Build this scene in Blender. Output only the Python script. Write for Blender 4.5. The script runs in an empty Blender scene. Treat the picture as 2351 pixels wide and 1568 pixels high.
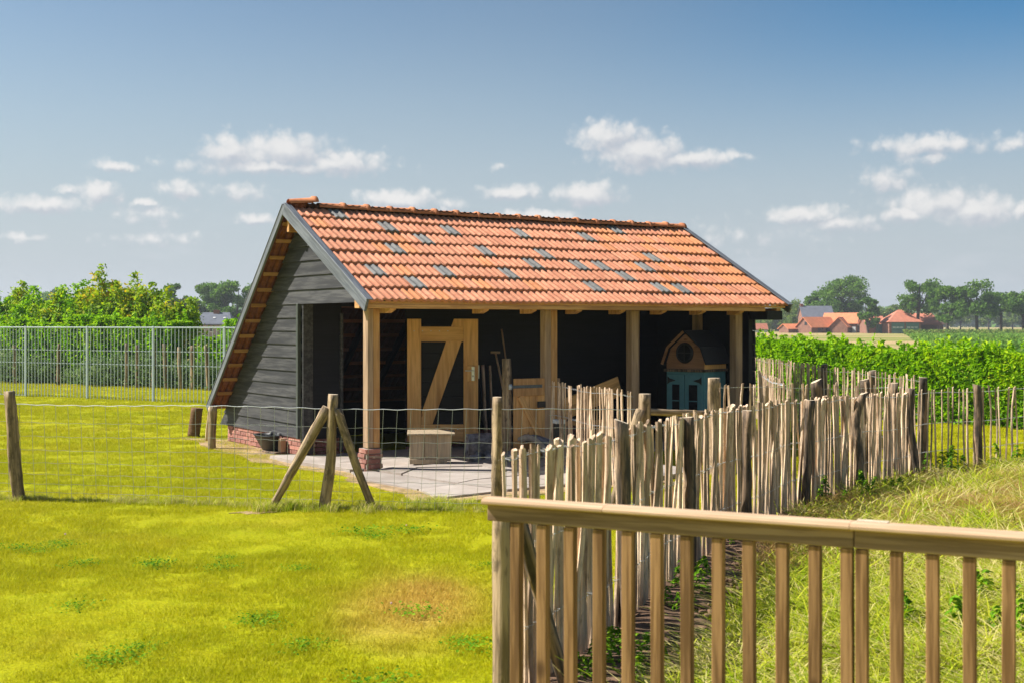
import bpy, bmesh, math, random
import numpy as np
from mathutils import Vector, Matrix

rnd = random.Random(7)
NP = np.random.default_rng(11)
scene = bpy.context.scene
COL = scene.collection
rad = math.radians

# ------------------------------------------------------------------ camera
cd = bpy.data.cameras.new('camera')
cam = bpy.data.objects.new('camera', cd)
COL.objects.link(cam)
cam.location = (0, 0, 1.8)
cam.rotation_euler = (rad(90), 0, 0)
cd.sensor_width = 36.0
cd.lens = 36.0 * 2870 / 2351
cd.shift_y = -40.0 / 2351
cd.clip_end = 6000
cd.clip_start = 0.05
cd.dof.use_dof = True
cd.dof.focus_distance = 16.5
cd.dof.aperture_fstop = 5.6
scene.camera = cam

# ------------------------------------------------------------------ view
scene.view_settings.view_transform = 'Standard'
scene.view_settings.look = 'None'
scene.view_settings.gamma = 1.0
scene.view_settings.use_curve_mapping = False
scene.view_settings.exposure = 1.0

# ------------------------------------------------------------------ sun + sky
SUN_EL = 46.0
sh = Vector((0.99, -0.12)).normalized()          # direction the shadows fall
to_sun = Vector((-sh.x * math.cos(rad(SUN_EL)), -sh.y * math.cos(rad(SUN_EL)), math.sin(rad(SUN_EL))))
sl = bpy.data.lights.new('sun', 'SUN')
sl.energy = 4.6
sl.angle = rad(0.5)
sl.color = (1.0, 0.965, 0.91)
sun = bpy.data.objects.new('sun', sl)
COL.objects.link(sun)
sun.rotation_euler = to_sun.to_track_quat('Z', 'Y').to_euler()

world = bpy.data.worlds.new('World')
scene.world = world
world.use_nodes = True
wn, wl = world.node_tree.nodes, world.node_tree.links
wn.clear()
def wm(op, a, b=None, c=None, clamp=False):
    n = wn.new('ShaderNodeMath'); n.operation = op; n.use_clamp = clamp
    for i, v in enumerate((a, b, c)):
        if v is None: continue
        if isinstance(v, (int, float)): n.inputs[i].default_value = v
        else: wl.new(v, n.inputs[i])
    return n.outputs[0]
def wv(op, a, b=None):
    n = wn.new('ShaderNodeVectorMath'); n.operation = op
    for i, v in enumerate((a, b)):
        if v is None: continue
        if isinstance(v, (tuple, list)): n.inputs[i].default_value = v
        else: wl.new(v, n.inputs[i])
    return n.outputs['Value'] if op == 'LENGTH' else n.outputs[0]
def wmix(f, a, b, mode='MIX'):
    n = wn.new('ShaderNodeMix'); n.data_type = 'RGBA'; n.blend_type = mode
    for s, v in ((n.inputs[0], f), (n.inputs[6], a), (n.inputs[7], b)):
        if isinstance(v, (int, float)): s.default_value = v
        elif isinstance(v, tuple): s.default_value = (*v, 1)
        else: wl.new(v, s)
    return n.outputs[2]
def wnoise(vec, scale, detail=6, rough=.55, dist=0):
    n = wn.new('ShaderNodeTexNoise'); n.inputs['Scale'].default_value = scale
    n.inputs['Detail'].default_value = detail; n.inputs['Roughness'].default_value = rough
    n.inputs['Distortion'].default_value = dist
    wl.new(vec, n.inputs['Vector']); return n.outputs['Fac']
sky = wn.new('ShaderNodeTexSky')
sky.sky_type = 'NISHITA'
sky.sun_disc = False
sky.sun_elevation = rad(SUN_EL)
sky.sun_rotation = math.atan2(to_sun.x, to_sun.y)
sky.altitude = 0
sky.air_density = 1.0
sky.dust_density = 1.0
sky.ozone_density = 2.0
tc = wn.new('ShaderNodeTexCoord')
dirv = tc.outputs['Generated']
sep = wn.new('ShaderNodeSeparateXYZ'); wl.new(dirv, sep.inputs[0])
az = wm('MULTIPLY', wm('ARCTAN2', sep.outputs[0], sep.outputs[1]), 57.29578)
el = wm('MULTIPLY', wm('ARCSINE', sep.outputs[2]), 57.29578)
n1 = wm('SUBTRACT', wnoise(dirv, 60, 5, .62), .5)
n2 = wm('SUBTRACT', wnoise(wv('ADD', dirv, (3.1, 1.7, 5.2)), 60, 5, .62), .5)
n3 = wnoise(wv('ADD', dirv, (1.3, 7.7, 2.2)), 34, 4, .55)
comb = wn.new('ShaderNodeCombineXYZ')
wl.new(wm('ADD', az, wm('MULTIPLY', n1, 1.5)), comb.inputs[0])
wl.new(wm('ADD', el, wm('MULTIPLY', n2, .75)), comb.inputs[1])
P = comb.outputs[0]
CLOUDS = [(-12.68, 7.72, 1.33, 0.68, 1), (-10.18, 7.83, 2.13, 0.75, 1), (-7.85, 7.36, 1.86, 0.51, 0.9), (-10.57, 7.11, 3.86, 0.35, 0.8), (4.57, 8.57, 1.49, 0.64, 1), (5.96, 7.87, 1.88, 0.75, 1), (8.22, 7.5, 1.96, 0.36, 0.9), (10.16, 7.5, 0.58, 0.2, 0.6), (-5.29, 5.73, 1.68, 0.44, 1), (-2.9, 5.49, 0.8, 0.24, 0.5), (-0.11, 6.05, 1.3, 0.32, 0.8), (3.48, 5.98, 1.49, 0.48, 1), (1.29, 4.92, 1.8, 0.32, 0.9), (-0.51, 7.29, 0.34, 0.18, 0.5), (-17.6, 6.89, 0.91, 0.23, 0.7), (-18.32, 5.74, 0.9, 0.49, 0.9), (-20.72, 5.14, 1.75, 0.34, 0.8), (-19.66, 5.79, 0.44, 0.23, 0.6), (-14.84, 6.04, 0.84, 0.42, 0.7), (-16.41, 5.33, 0.55, 0.19, 0.7), (-12.3, 5.95, 1.14, 0.31, 0.5), (-11.72, 4.76, 0.8, 0.29, 0.8), (-21.59, 3.69, 0.86, 0.17, 0.5), (-15.68, 3.82, 1.85, 0.23, 0.35), (-16.23, 4.82, 1.1, 0.35, 0.4), (18.58, 7.82, 2.24, 0.42, 0.8), (18.31, 7.2, 1.08, 0.27, 0.6), (21.91, 7.71, 0.77, 0.3, 0.6), (16.58, 6.36, 1.01, 0.5, 0.6), (18.75, 5.35, 1.97, 0.72, 0.8), (20.35, 4.93, 1.58, 0.6, 0.9), (17.49, 4.82, 0.91, 0.42, 0.9), (22.17, 4.87, 0.6, 0.37, 0.8), (13.23, 4.92, 1.8, 0.35, 0.8), (14.73, 4.51, 1.59, 0.35, 0.7), (10.36, 4.0, 2.7, 0.43, 0.25)]
# the same kind of fair-weather clouds all the way round the sky
crn = random.Random(5)
for k in range(10):
    a0 = crn.uniform(32, 328); a0 = a0 - 360 if a0 > 180 else a0
    e0 = crn.uniform(4, 22); r0 = crn.uniform(1.5, 4.5) * (0.5 + e0 / 12)
    CLOUDS.append((a0, e0, r0, r0 * .32, crn.uniform(.6, 1)))
dens = None; above = None
P2 = wv('ADD', P, (-.12, .30, 0))
CLOUDS = [(a, e, x * 1.12, y * 1.16, w) for a, e, x, y, w in CLOUDS]
for (a0, e0, ra, rb, w) in CLOUDS:
    d = wv('MULTIPLY', wv('SUBTRACT', P, (a0, e0 - rb * .15, 0)), (1 / ra, 1 / rb, 0))
    v = wm('MULTIPLY', wm('SUBTRACT', 1.25, wv('LENGTH', d)), w)
    dens = v if dens is None else wm('MAXIMUM', dens, v)
for (a0, e0, ra, rb, w) in CLOUDS:
    d = wv('MULTIPLY', wv('SUBTRACT', P2, (a0, e0 - rb * .15, 0)), (1 / ra, 1 / rb, 0))
    v = wm('MULTIPLY', wm('SUBTRACT', 1.25, wv('LENGTH', d)), w)
    above = v if above is None else wm('MAXIMUM', above, v)
relh = wm('SUBTRACT', dens, above)
def wvor(scale):
    n = wn.new('ShaderNodeTexVoronoi'); n.feature = 'SMOOTH_F1'; n.inputs['Scale'].default_value = scale; n.inputs['Smoothness'].default_value = .5
    wl.new(wv('ADD', dirv, n0v), n.inputs['Vector']); return n.outputs['Distance']
c0 = wn.new('ShaderNodeCombineXYZ')
for i_, q_ in enumerate((n1, n2, n1)): wl.new(wm('MULTIPLY', q_, .012), c0.inputs[i_])
n0v = c0.outputs[0]
billow = wm('ADD', wm('MULTIPLY', wm('SUBTRACT', .45, wvor(95)), .75), wm('MULTIPLY', wm('SUBTRACT', .45, wvor(230)), .25))
edge = wn.new('ShaderNodeMapRange'); edge.interpolation_type = 'SMOOTHSTEP'
n4 = wm('SUBTRACT', wnoise(wv('ADD', dirv, (8.3, 4.7, 1.2)), 150, 5, .65), .5)
wl.new(wm('ADD', dens, wm('ADD', wm('MULTIPLY', n4, .5), billow)), edge.inputs[0])
edge.inputs[1].default_value = -.12; edge.inputs[2].default_value = .80
# thin veils of moisture low over the horizon
veil = wn.new('ShaderNodeMapRange'); veil.interpolation_type = 'SMOOTHSTEP'
comb2 = wn.new('ShaderNodeCombineXYZ')
wl.new(sep.outputs[0], comb2.inputs[0]); wl.new(sep.outputs[1], comb2.inputs[1])
wl.new(wm('MULTIPLY', sep.outputs[2], 3.2), comb2.inputs[2])
wl.new(wnoise(comb2.outputs[0], 13, 6, .6), veil.inputs[0])
veil.inputs[1].default_value = .5; veil.inputs[2].default_value = .8
low = wn.new('ShaderNodeMapRange'); low.interpolation_type = 'SMOOTHSTEP'
wl.new(el, low.inputs[0]); low.inputs[1].default_value = 8; low.inputs[2].default_value = 1.5
veilf = wm('MULTIPLY', wm('MULTIPLY', veil.outputs[0], low.outputs[0]), .35)
lit = wn.new('ShaderNodeMapRange'); lit.interpolation_type = 'SMOOTHSTEP'
wl.new(wm('ADD', relh, wm('ADD', wm('MULTIPLY', billow, .55), wm('MULTIPLY', n3, .6))), lit.inputs[0])
lit.inputs[1].default_value = -.30; lit.inputs[2].default_value = .85
cloudcol = wmix(lit.outputs[0], (5.3, 5.6, 6.2), (8.9, 8.7, 8.5))
hs = wn.new('ShaderNodeHueSaturation')
hs.inputs['Saturation'].default_value = 1.0
hs.inputs['Value'].default_value = 1.0
wl.new(sky.outputs[0], hs.inputs['Color'])
g0 = wn.new('ShaderNodeGamma'); wl.new(wmix(1.0, hs.outputs[0], (.1, .1, .1), 'MULTIPLY'), g0.inputs[0]); g0.inputs[1].default_value = 1.2
skyc = wmix(1.0, g0.outputs[0], (13.0, 13.0, 11.9), 'MULTIPLY')
# away from the sun the sky deepens to a clearer blue; near the horizon it pales into haze
dt = wn.new('ShaderNodeVectorMath'); dt.operation = 'DOT_PRODUCT'; wl.new(dirv, dt.inputs[0]); dt.inputs[1].default_value = tuple(to_sun)
def wramp(v, a, b):
    n = wn.new('ShaderNodeMapRange'); n.interpolation_type = 'SMOOTHSTEP'; wl.new(v, n.inputs[0])
    n.inputs[1].default_value = a; n.inputs[2].default_value = b; return n.outputs[0]
away = wm('MULTIPLY', wramp(dt.outputs['Value'], .27, -.06), wramp(el, 3, 15))
skyc = wmix(away, skyc, wmix(1.0, skyc, (.26, .76, 1.05), 'MULTIPLY'))
skyc = wmix(wm('MULTIPLY', wramp(el, 15.5, 1), .9), skyc, (5.1, 5.7, 6.35))
skyc = wmix(veilf, skyc, (7.0, 7.2, 7.6))
skyc = wmix(wm('MULTIPLY', edge.outputs[0], .88), skyc, cloudcol)
bg = wn.new('ShaderNodeBackground'); bg.inputs[1].default_value = 0.05
wl.new(skyc, bg.inputs[0])
world.cycles.sampling_method = 'MANUAL'; world.cycles.sample_map_resolution = 512
wo = wn.new('ShaderNodeOutputWorld'); wl.new(bg.outputs[0], wo.inputs[0])

# ================================================================== helpers
def tag(o, label=None, cat=None, group=None, kind=None):
    if label: o['label'] = label
    if cat: o['category'] = cat
    if group: o['group'] = group
    if kind: o['kind'] = kind
    return o

def empty(name, loc=(0, 0, 0), rz=0, label=None, cat=None, group=None):
    o = bpy.data.objects.new(name, None)
    COL.objects.link(o); o.location = loc; o.rotation_euler = (0, 0, rz)
    o.empty_display_size = .2
    return tag(o, label, cat, group)

def link(name, me, parent=None, mat=None, mw=None):
    o = bpy.data.objects.new(name, me)
    COL.objects.link(o)
    if parent: o.parent = parent
    if mw is not None: o.matrix_basis = mw
    if mat and not me.materials: me.materials.append(mat)
    return o

def mesh_from(verts, faces, name='mesh', smooth=False):
    me = bpy.data.meshes.new(name)
    me.from_pydata([tuple(v) for v in verts], [], faces)
    if smooth: me.polygons.foreach_set('use_smooth', [True] * len(me.polygons))
    me.update()
    return me

def frame(p0, p1, roll=0):
    """Matrix whose Z runs from p0 to p1; X kept as level as it can be."""
    p0, p1 = Vector(p0), Vector(p1)
    z = (p1 - p0).normalized()
    ref = Vector((0, 0, 1)) if abs(z.z) < .95 else Vector((0, 1, 0))
    x = ref.cross(z).normalized() if abs(z.z) < .95 else ref.cross(z).normalized()
    y = z.cross(x)
    m = Matrix((x, y, z)).transposed().to_4x4()
    if roll: m = m @ Matrix.Rotation(roll, 4, 'Z')
    m.translation = p0
    return m

def box_mesh(x0, x1, y0, y1, z0, z1, bev=0.0, name='box'):
    bm = bmesh.new()
    bmesh.ops.create_cube(bm, size=1)
    for v in bm.verts:
        v.co = Vector(((x0 + x1) / 2 + v.co.x * (x1 - x0), (y0 + y1) / 2 + v.co.y * (y1 - y0), (z0 + z1) / 2 + v.co.z * (z1 - z0)))
    if bev: bmesh.ops.bevel(bm, geom=bm.edges[:], offset=bev, segments=1, affect='EDGES')
    me = bpy.data.meshes.new(name); bm.to_mesh(me); bm.free()
    return me

def beam(name, p0, p1, w, h, mat, parent=None, bev=.004, roll=0):
    """A sawn timber from p0 to p1, w wide (level) and h deep; its grain runs along local Z."""
    L = (Vector(p1) - Vector(p0)).length
    me = box_mesh(-w / 2, w / 2, -h / 2, h / 2, 0, L, bev, name)
    return link(name, me, parent, mat, frame(p0, p1, roll))

def box(name, x0, x1, y0, y1, z0, z1, mat, parent=None, bev=.004):
    return link(name, box_mesh(x0, x1, y0, y1, z0, z1, bev, name), parent, mat)

def pole_mesh(L, r0, r1, bend=0.02, seed=0, sides=9, rings=9, lump=.12, flat=1.0, slant=0.0):
    r = random.Random(seed)
    ph = [r.uniform(0, 6.28) for _ in range(6)]
    V, F = [], []
    for i in range(rings):
        t = i / (rings - 1)
        cx = bend * (math.sin(t * 3.1 + ph[0]) - math.sin(ph[0])) + bend * .45 * (math.sin(t * 8 + ph[1]) - math.sin(ph[1]))
        cy = bend * (math.sin(t * 2.7 + ph[2]) - math.sin(ph[2])) * .7
        rr = r0 + (r1 - r0) * t
        for k in range(sides):
            a = 2 * math.pi * k / sides
            q = rr * (1 + lump * (math.sin(2 * a + ph[3] + t * 2) * .5 + math.sin(3 * a + ph[4] - t * 5) * .35 + r.uniform(-.35, .35)))
            z = t * L + (slant * math.cos(a) * rr if i == rings - 1 else 0)
            V.append((cx + q * math.cos(a), cy + q * math.sin(a) * flat, z))
    for i in range(rings - 1):
        for k in range(sides):
            a, b = i * sides + k, i * sides + (k + 1) % sides
            F.append((a, b, b + sides, a + sides))
    me = mesh_from(V, F + [tuple(range((rings - 1) * sides, rings * sides)), tuple(range(sides))[::-1]])
    sm = [sides > 7] * (len(F)) + [False, False]
    me.polygons.foreach_set('use_smooth', sm)
    return me

def pole(name, p0, p1, r0, r1, mat, parent=None, capmat=None, **kw):
    L = (Vector(p1) - Vector(p0)).length
    me = pole_mesh(L, r0, r1, **kw)
    o = link(name, me, parent, mat, frame(p0, p1))
    if capmat:
        me.materials.append(capmat)
        me.polygons[len(me.polygons) - 2].material_index = 1
    return o

def wire_mesh(paths, r=.0015, sides=4, name='wire'):
    V, F = [], []
    for pts in paths:
        pts = [Vector(p) for p in pts]
        b0 = len(V)
        for i, p in enumerate(pts):
            d = (pts[min(i + 1, len(pts) - 1)] - pts[max(i - 1, 0)]).normalized()
            x = d.orthogonal().normalized(); y = d.cross(x)
            for k in range(sides):
                a = 2 * math.pi * k / sides
                V.append(p + (x * math.cos(a) + y * math.sin(a)) * r)
        for i in range(len(pts) - 1):
            for k in range(sides):
                a, b = b0 + i * sides + k, b0 + i * sides + (k + 1) % sides
                F.append((a, b, b + sides, a + sides))
    return mesh_from(V, F, name)

def np_mesh(name, V, F4=None, F3=None):
    """Fast mesh from numpy arrays."""
    me = bpy.data.meshes.new(name)
    V = np.ascontiguousarray(V, dtype=np.float32)
    me.vertices.add(len(V)); me.vertices.foreach_set('co', V.ravel())
    loops, starts, totals = [], [], []
    n = 0
    if F4 is not None and len(F4):
        loops.append(F4.ravel()); starts.append(np.arange(len(F4)) * 4); totals.append(np.full(len(F4), 4)); n = len(F4) * 4
    if F3 is not None and len(F3):
        loops.append(F3.ravel()); starts.append(n + np.arange(len(F3)) * 3); totals.append(np.full(len(F3), 3))
    L = np.concatenate(loops).astype(np.int32)
    me.loops.add(len(L)); me.loops.foreach_set('vertex_index', L)
    S = np.concatenate(starts).astype(np.int32)
    me.polygons.add(len(S)); me.polygons.foreach_set('loop_start', S)
    me.update(calc_edges=True)
    return me

def set_tint(me, vals):
    a = me.attributes.new('tint', 'FLOAT', 'POINT')
    a.data.foreach_set('value', np.ascontiguousarray(vals, dtype=np.float32))

def leaf_mesh(name, C, N, size, tint, aspect=.5, fold=.25):
    """A leaf (two folded triangles' worth of quad) at every centre C, facing N."""
    n = len(C)
    N = N / np.linalg.norm(N, axis=1, keepdims=True)
    T = NP.normal(size=(n, 3)); T -= (T * N).sum(1, keepdims=True) * N
    T /= np.linalg.norm(T, axis=1, keepdims=True)
    B = np.cross(N, T)
    s = size[:, None]
    V = np.empty((n, 4, 3))
    V[:, 0] = C - T * s * .5
    V[:, 1] = C + B * s * aspect * .5 + N * s * fold * .3
    V[:, 2] = C + T * s * .5 - N * s * fold * .35
    V[:, 3] = C - B * s * aspect * .5 + N * s * fold * .3
    F3 = (np.arange(n)[:, None] * 4 + np.array([[0, 1, 2, 0, 2, 3]])).reshape(-1, 3)
    me = np_mesh(name, V.reshape(-1, 3), None, F3)
    set_tint(me, np.repeat(tint, 4))
    return me

# ================================================================== materials
def new_mat(name):
    m = bpy.data.materials.new(name); m.use_nodes = True
    nt = m.node_tree
    b = nt.nodes['Principled BSDF']
    return m, nt, b

class NB:
    def __init__(s, nt): s.nt = nt; s.n = nt.nodes; s.l = nt.links
    def put(s, sock, v):
        if isinstance(v, (int, float)): sock.default_value = v
        elif isinstance(v, (tuple, list)): sock.default_value = tuple(v) + ((1,) if len(v) == 3 and len(sock.default_value) == 4 else ())
        else: s.l.new(v, sock)
    def math(s, op, a, b=None, c=None, clamp=False):
        n = s.n.new('ShaderNodeMath'); n.operation = op; n.use_clamp = clamp
        for i, v in enumerate((a, b, c)):
            if v is not None: s.put(n.inputs[i], v)
        return n.outputs[0]
    def mix(s, f, a, b, mode='MIX'):
        n = s.n.new('ShaderNodeMix'); n.data_type = 'RGBA'; n.blend_type = mode
        s.put(n.inputs[0], f); s.put(n.inputs[6], a); s.put(n.inputs[7], b)
        return n.outputs[2]
    def noise(s, vec, scale, detail=4, rough=.55):
        n = s.n.new('ShaderNodeTexNoise'); s.put(n.inputs['Scale'], scale)
        n.inputs['Detail'].default_value = detail; n.inputs['Roughness'].default_value = rough
        if vec is not None: s.l.new(vec, n.inputs['Vector'])
        return n.outputs['Fac']
    def ramp(s, v, lo, hi, a=0., b=1.):
        n = s.n.new('ShaderNodeMapRange'); n.interpolation_type = 'SMOOTHSTEP'
        s.l.new(v, n.inputs[0])
        for i, x in enumerate((lo, hi, a, b)): n.inputs[i + 1].default_value = x
        return n.outputs[0]
    def coord(s, kind='Object'):
        return s.n.new('ShaderNodeTexCoord').outputs[kind]
    def pos(s): return s.n.new('ShaderNodeNewGeometry').outputs['Position']
    def rand(s): return s.n.new('ShaderNodeObjectInfo').outputs['Random']
    def vmul(s, v, t):
        n = s.n.new('ShaderNodeVectorMath'); n.operation = 'MULTIPLY'; s.l.new(v, n.inputs[0]); n.inputs[1].default_value = t
        return n.outputs[0]
    def vadd(s, v, t):
        n = s.n.new('ShaderNodeVectorMath'); n.operation = 'ADD'; s.l.new(v, n.inputs[0]); s.put(n.inputs[1], t)
        return n.outputs[0]
    def scatter_vec(s):
        """object coordinates shifted by the object's random number, so that copies differ"""
        c = s.n.new('ShaderNodeCombineXYZ'); r = s.rand()
        s.l.new(s.math('MULTIPLY', r, 37.), c.inputs[0]); s.l.new(s.math('MULTIPLY', r, 91.), c.inputs[1]); s.l.new(s.math('MULTIPLY', r, 53.), c.inputs[2])
        return s.vadd(s.coord(), c.outputs[0])
    def attr(s, name):
        n = s.n.new('ShaderNodeAttribute'); n.attribute_name = name; return n.outputs['Fac']
    def bump(s, h, strength=.3, dist=.01):
        n = s.n.new('ShaderNodeBump'); n.inputs['Strength'].default_value = strength; n.inputs['Distance'].default_value = dist
        s.l.new(h, n.inputs['Height']); return n.outputs[0]

def wood(name, c1, c2, dark, knots=.5, rough=.75, stretch=26., fine=1.0, varyv=.3, bumps=.35, axis='Z', streak=.5, patch=0.):
    m, nt, b = new_mat(name); k = NB(nt)
    v = k.scatter_vec()
    st = {'Z': (stretch, stretch, 1.6), 'X': (1.6, stretch, stretch), 'Y': (stretch, 1.6, stretch)}[axis]
    g = k.noise(k.vmul(v, st), 1.4 * fine, 5, .62)
    g2 = k.noise(k.vmul(v, tuple(x * .35 for x in st)), 1.2, 3, .5)
    col = k.mix(k.ramp(g, .40, .60), c1, c2)
    col = k.mix(k.math('MULTIPLY', k.ramp(g2, .5, .68), streak), col, dark)
    kn = k.n.new('ShaderNodeTexVoronoi'); kn.inputs['Scale'].default_value = 1.0
    ks = {'Z': (5., 5., 2.6), 'X': (2.6, 5., 5.), 'Y': (5., 2.6, 5.)}[axis]
    k.l.new(k.vmul(v, ks), kn.inputs['Vector'])
    kf = k.ramp(kn.outputs['Distance'], .13, .05)
    col = k.mix(k.math('MULTIPLY', kf, knots), col, dark)
    if patch: col = k.mix(k.math('MULTIPLY', k.ramp(k.noise(k.vmul(v, (1, 1, .45)), 17, 4, .7), .50, .66), patch), col, dark)
    rr = k.math('ADD', k.math('MULTIPLY', k.rand(), varyv * 2), 1 - varyv)
    hs = k.n.new('ShaderNodeHueSaturation'); k.l.new(col, hs.inputs['Color']); k.l.new(rr, hs.inputs['Value'])
    k.l.new(hs.outputs[0], b.inputs['Base Color'])
    b.inputs['Roughness'].default_value = rough
    b.inputs['Specular IOR Level'].default_value = .25
    k.l.new(k.bump(g, min(1, bumps), .004 if bumps < 1 else .012), b.inputs['Normal'])
    return m

M = {}
M['pine'] = wood('fresh_pine', (.64, .345, .12), (.76, .44, .17), (.30, .13, .045), knots=.75, varyv=.08)
M['oak'] = wood('barn_timber', (.46, .23, .085), (.60, .33, .125), (.22, .11, .045), knots=.8, varyv=.1, stretch=18)
M['oakgrey'] = wood('greyed_timber', (.34, .22, .13), (.44, .295, .18), (.15, .105, .07), knots=.8, varyv=.1, stretch=18)
M['rail'] = wood('impregnated_pine', (.175, .09, .032), (.36, .20, .083), (.075, .035, .013), knots=.9, varyv=.12, stretch=36)
M['railcap'] = wood('railing_cap_wood', (.55, .36, .19), (.66, .45, .26), (.34, .20, .09), knots=.5, varyv=.05, stretch=30)
M['pale'] = wood('split_chestnut', (.52, .355, .225), (.82, .61, .42), (.14, .085, .05), knots=.45, varyv=.2, stretch=30, bumps=1.0, streak=.75, patch=.5)
M['bark'] = wood('weathered_bark', (.075, .058, .042), (.30, .20, .12), (.03, .023, .018), knots=.4, varyv=.2, stretch=22, bumps=1.5, streak=.8, patch=.6)
M['stake'] = wood('peeled_stake', (.20, .14, .08), (.42, .30, .175), (.06, .042, .027), knots=.7, varyv=.12, stretch=20, bumps=1.3, streak=.8, patch=.65)
M['cutend'] = wood('sawn_end', (.50, .40, .28), (.60, .49, .34), (.30, .22, .14), knots=.1, varyv=.1)
M['battenshade'] = wood('painted_shade_batten', (.13, .05, .022), (.17, .07, .03), (.05, .02, .01), knots=.4)  # batten wood darkened to paint in the shade inside the barn
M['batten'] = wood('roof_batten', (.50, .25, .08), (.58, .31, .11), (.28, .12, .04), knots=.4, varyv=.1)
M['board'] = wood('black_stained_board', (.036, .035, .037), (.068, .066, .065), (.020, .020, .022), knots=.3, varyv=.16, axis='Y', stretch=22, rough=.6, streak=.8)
M['blackin'] = wood('painted_shade_board', (.0035, .0035, .005), (.006, .006, .008), (.002, .002, .002), knots=.2, varyv=.12, axis='X', stretch=22, rough=.55)  # black boards again, colour lowered to paint in the interior shade
M['barge'] = wood('grey_painted_board', (.10, .11, .125), (.17, .18, .195), (.045, .05, .05), knots=.1, varyv=.06, rough=.5)
M['trim'] = wood('dark_green_trim', (.055, .062, .055), (.078, .088, .076), (.04, .05, .04), knots=.1, varyv=.05, rough=.6)
M['boxwood'] = wood('greyed_boards', (.34, .27, .18), (.44, .34, .22), (.22, .15, .09), knots=.3, varyv=.15)

def simple(name, c, rough=.6, metal=0, var=.15, scale=20, bumps=.2, spec=.4):
    m, nt, b = new_mat(name); k = NB(nt)
    g = k.noise(k.scatter_vec(), scale, 4, .6)
    f = k.ramp(g, .3, .7)
    k.l.new(k.mix(f, tuple(x * (1 - var) for x in c), tuple(min(1, x * (1 + var)) for x in c)), b.inputs['Base Color'])
    b.inputs['Roughness'].default_value = rough; b.inputs['Metallic'].default_value = metal
    b.inputs['Specular IOR Level'].default_value = spec
    if bumps: k.l.new(k.bump(g, bumps, .004), b.inputs['Normal'])
    return m
M['galv'] = simple('galvanised_steel', (.52, .54, .55), .42, .35, .12, 30, .05)
M['galvfence'] = simple('grey_coated_steel', (.34, .40, .42), .5, .1, .08, 10, .0)
M['steel'] = simple('brushed_steel', (.62, .62, .60), .3, .7, .05, 40, .0)
M['blackiron'] = simple('black_iron', (.02, .02, .022), .45, .3, .2, 40, .1)
M['strap'] = simple('zinc_strap', (.10, .12, .13), .45, .5, .2, 30, .1)
M['rubber'] = simple('black_rubber', (.022, .024, .023), .5, 0, .25, 30, .2)
M['felt'] = simple('roofing_felt', (.016, .017, .022), .85, 0, .3, 80, .3)
M['teal'] = simple('teal_paint', (.10, .27, .31), .5, 0, .08, 12, .05)
M['cottage'] = wood('cottage_cladding', (.30, .155, .08), (.38, .20, .105), (.18, .08, .04), knots=.8, varyv=.05, axis='X')
M['tealin'] = simple('dark_glass', (.006, .007, .01), .5, 0, .1, 5, 0, .1)
M['glass'] = simple('window_glass', (.03, .035, .04), .08, 0, .2, 3, 0, .8)
M['coir'] = wood('coconut_fibre', (.12, .06, .025), (.20, .11, .045), (.05, .025, .01), knots=0, varyv=.1, axis='X', stretch=60, bumps=1.)
M['stone'] = simple('mottled_stone', (.20, .19, .195), .9, 0, .55, 7, .8)
M['stonerim'] = simple('pale_stone', (.36, .30, .24), .9, 0, .25, 12, .6)
M['brickfar'] = simple('far_brick', (.23, .11, .075), .9, 0, .2, 1.5, 0)
M['roofar'] = simple('far_red_tiles', (.60, .20, .085), .8, 0, .12, 1.2, 0)
M['roofar2'] = simple('far_old_tiles', (.48, .17, .10), .8, 0, .12, 1.2, 0)
M['slate'] = simple('far_slate', (.11, .12, .145), .7, 0, .15, 1.2, 0)
M['greendoor'] = simple('green_barn_door', (.10, .20, .18), .6, 0, .1, 2, 0)
M['farwhite'] = simple('far_white_paint', (.6, .6, .58), .6, 0, .1, 2, 0)
M['trunk'] = simple('tree_bark', (.07, .055, .042), .95, 0, .35, 3, 0)
M['clover'] = simple('clover_flower', (.62, .42, .38), .8, 0, .2, 30, 0)

def tile_mat(name, c1, c2, moss=.5, var=.12):
    m, nt, b = new_mat(name); k = NB(nt)
    v = k.scatter_vec()
    g = k.noise(v, 9, 5, .65)
    col = k.mix(k.ramp(g, .3, .72), c1, c2)
    rr = k.math('ADD', k.math('MULTIPLY', k.rand(), var * 2), 1 - var)
    hs = k.n.new('ShaderNodeHueSaturation'); k.l.new(col, hs.inputs['Color']); k.l.new(rr, hs.inputs['Value'])
    wp = k.pos()
    # bright orange new batch towards one end, lichen flecks
    lich = k.ramp(k.noise(k.vadd(wp, (4., 2., 1.)), 1.1, 4, .6), .60, .72)
    fleck = k.ramp(k.noise(wp, 55, 3, .7), .62, .72)
    col = k.mix(k.math('MULTIPLY', k.math('MULTIPLY', fleck, lich), moss), hs.outputs[0], (.50, .36, .06))
    soot = k.ramp(k.noise(k.vadd(wp, (9., 2., 5.)), 24, 4, .7), .60, .75)
    col = k.mix(k.math('MULTIPLY', soot, .35), col, (.14, .10, .07))
    k.l.new(col, b.inputs['Base Color'])
    b.inputs['Roughness'].default_value = .8
    b.inputs['Specular IOR Level'].default_value = .25
    k.l.new(k.bump(k.noise(v, 60, 3, .6), .25, .002), b.inputs['Normal'])
    return m
M['tile'] = tile_mat('red_clay_tile', (.46, .175, .095), (.60, .265, .15))
M['tileor'] = tile_mat('orange_clay_tile', (.50, .19, .08), (.60, .25, .11))
M['tilegrey'] = tile_mat('grey_tile', (.155, .15, .14), (.22, .215, .20), .3)
M['tileridge'] = tile_mat('ridge_clay_tile', (.40, .14, .06), (.54, .21, .09), 1.0)
M['tileunder'] = simple('tile_underside', (.17, .055, .026), .9, 0, .25, 12, .3)

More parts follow.
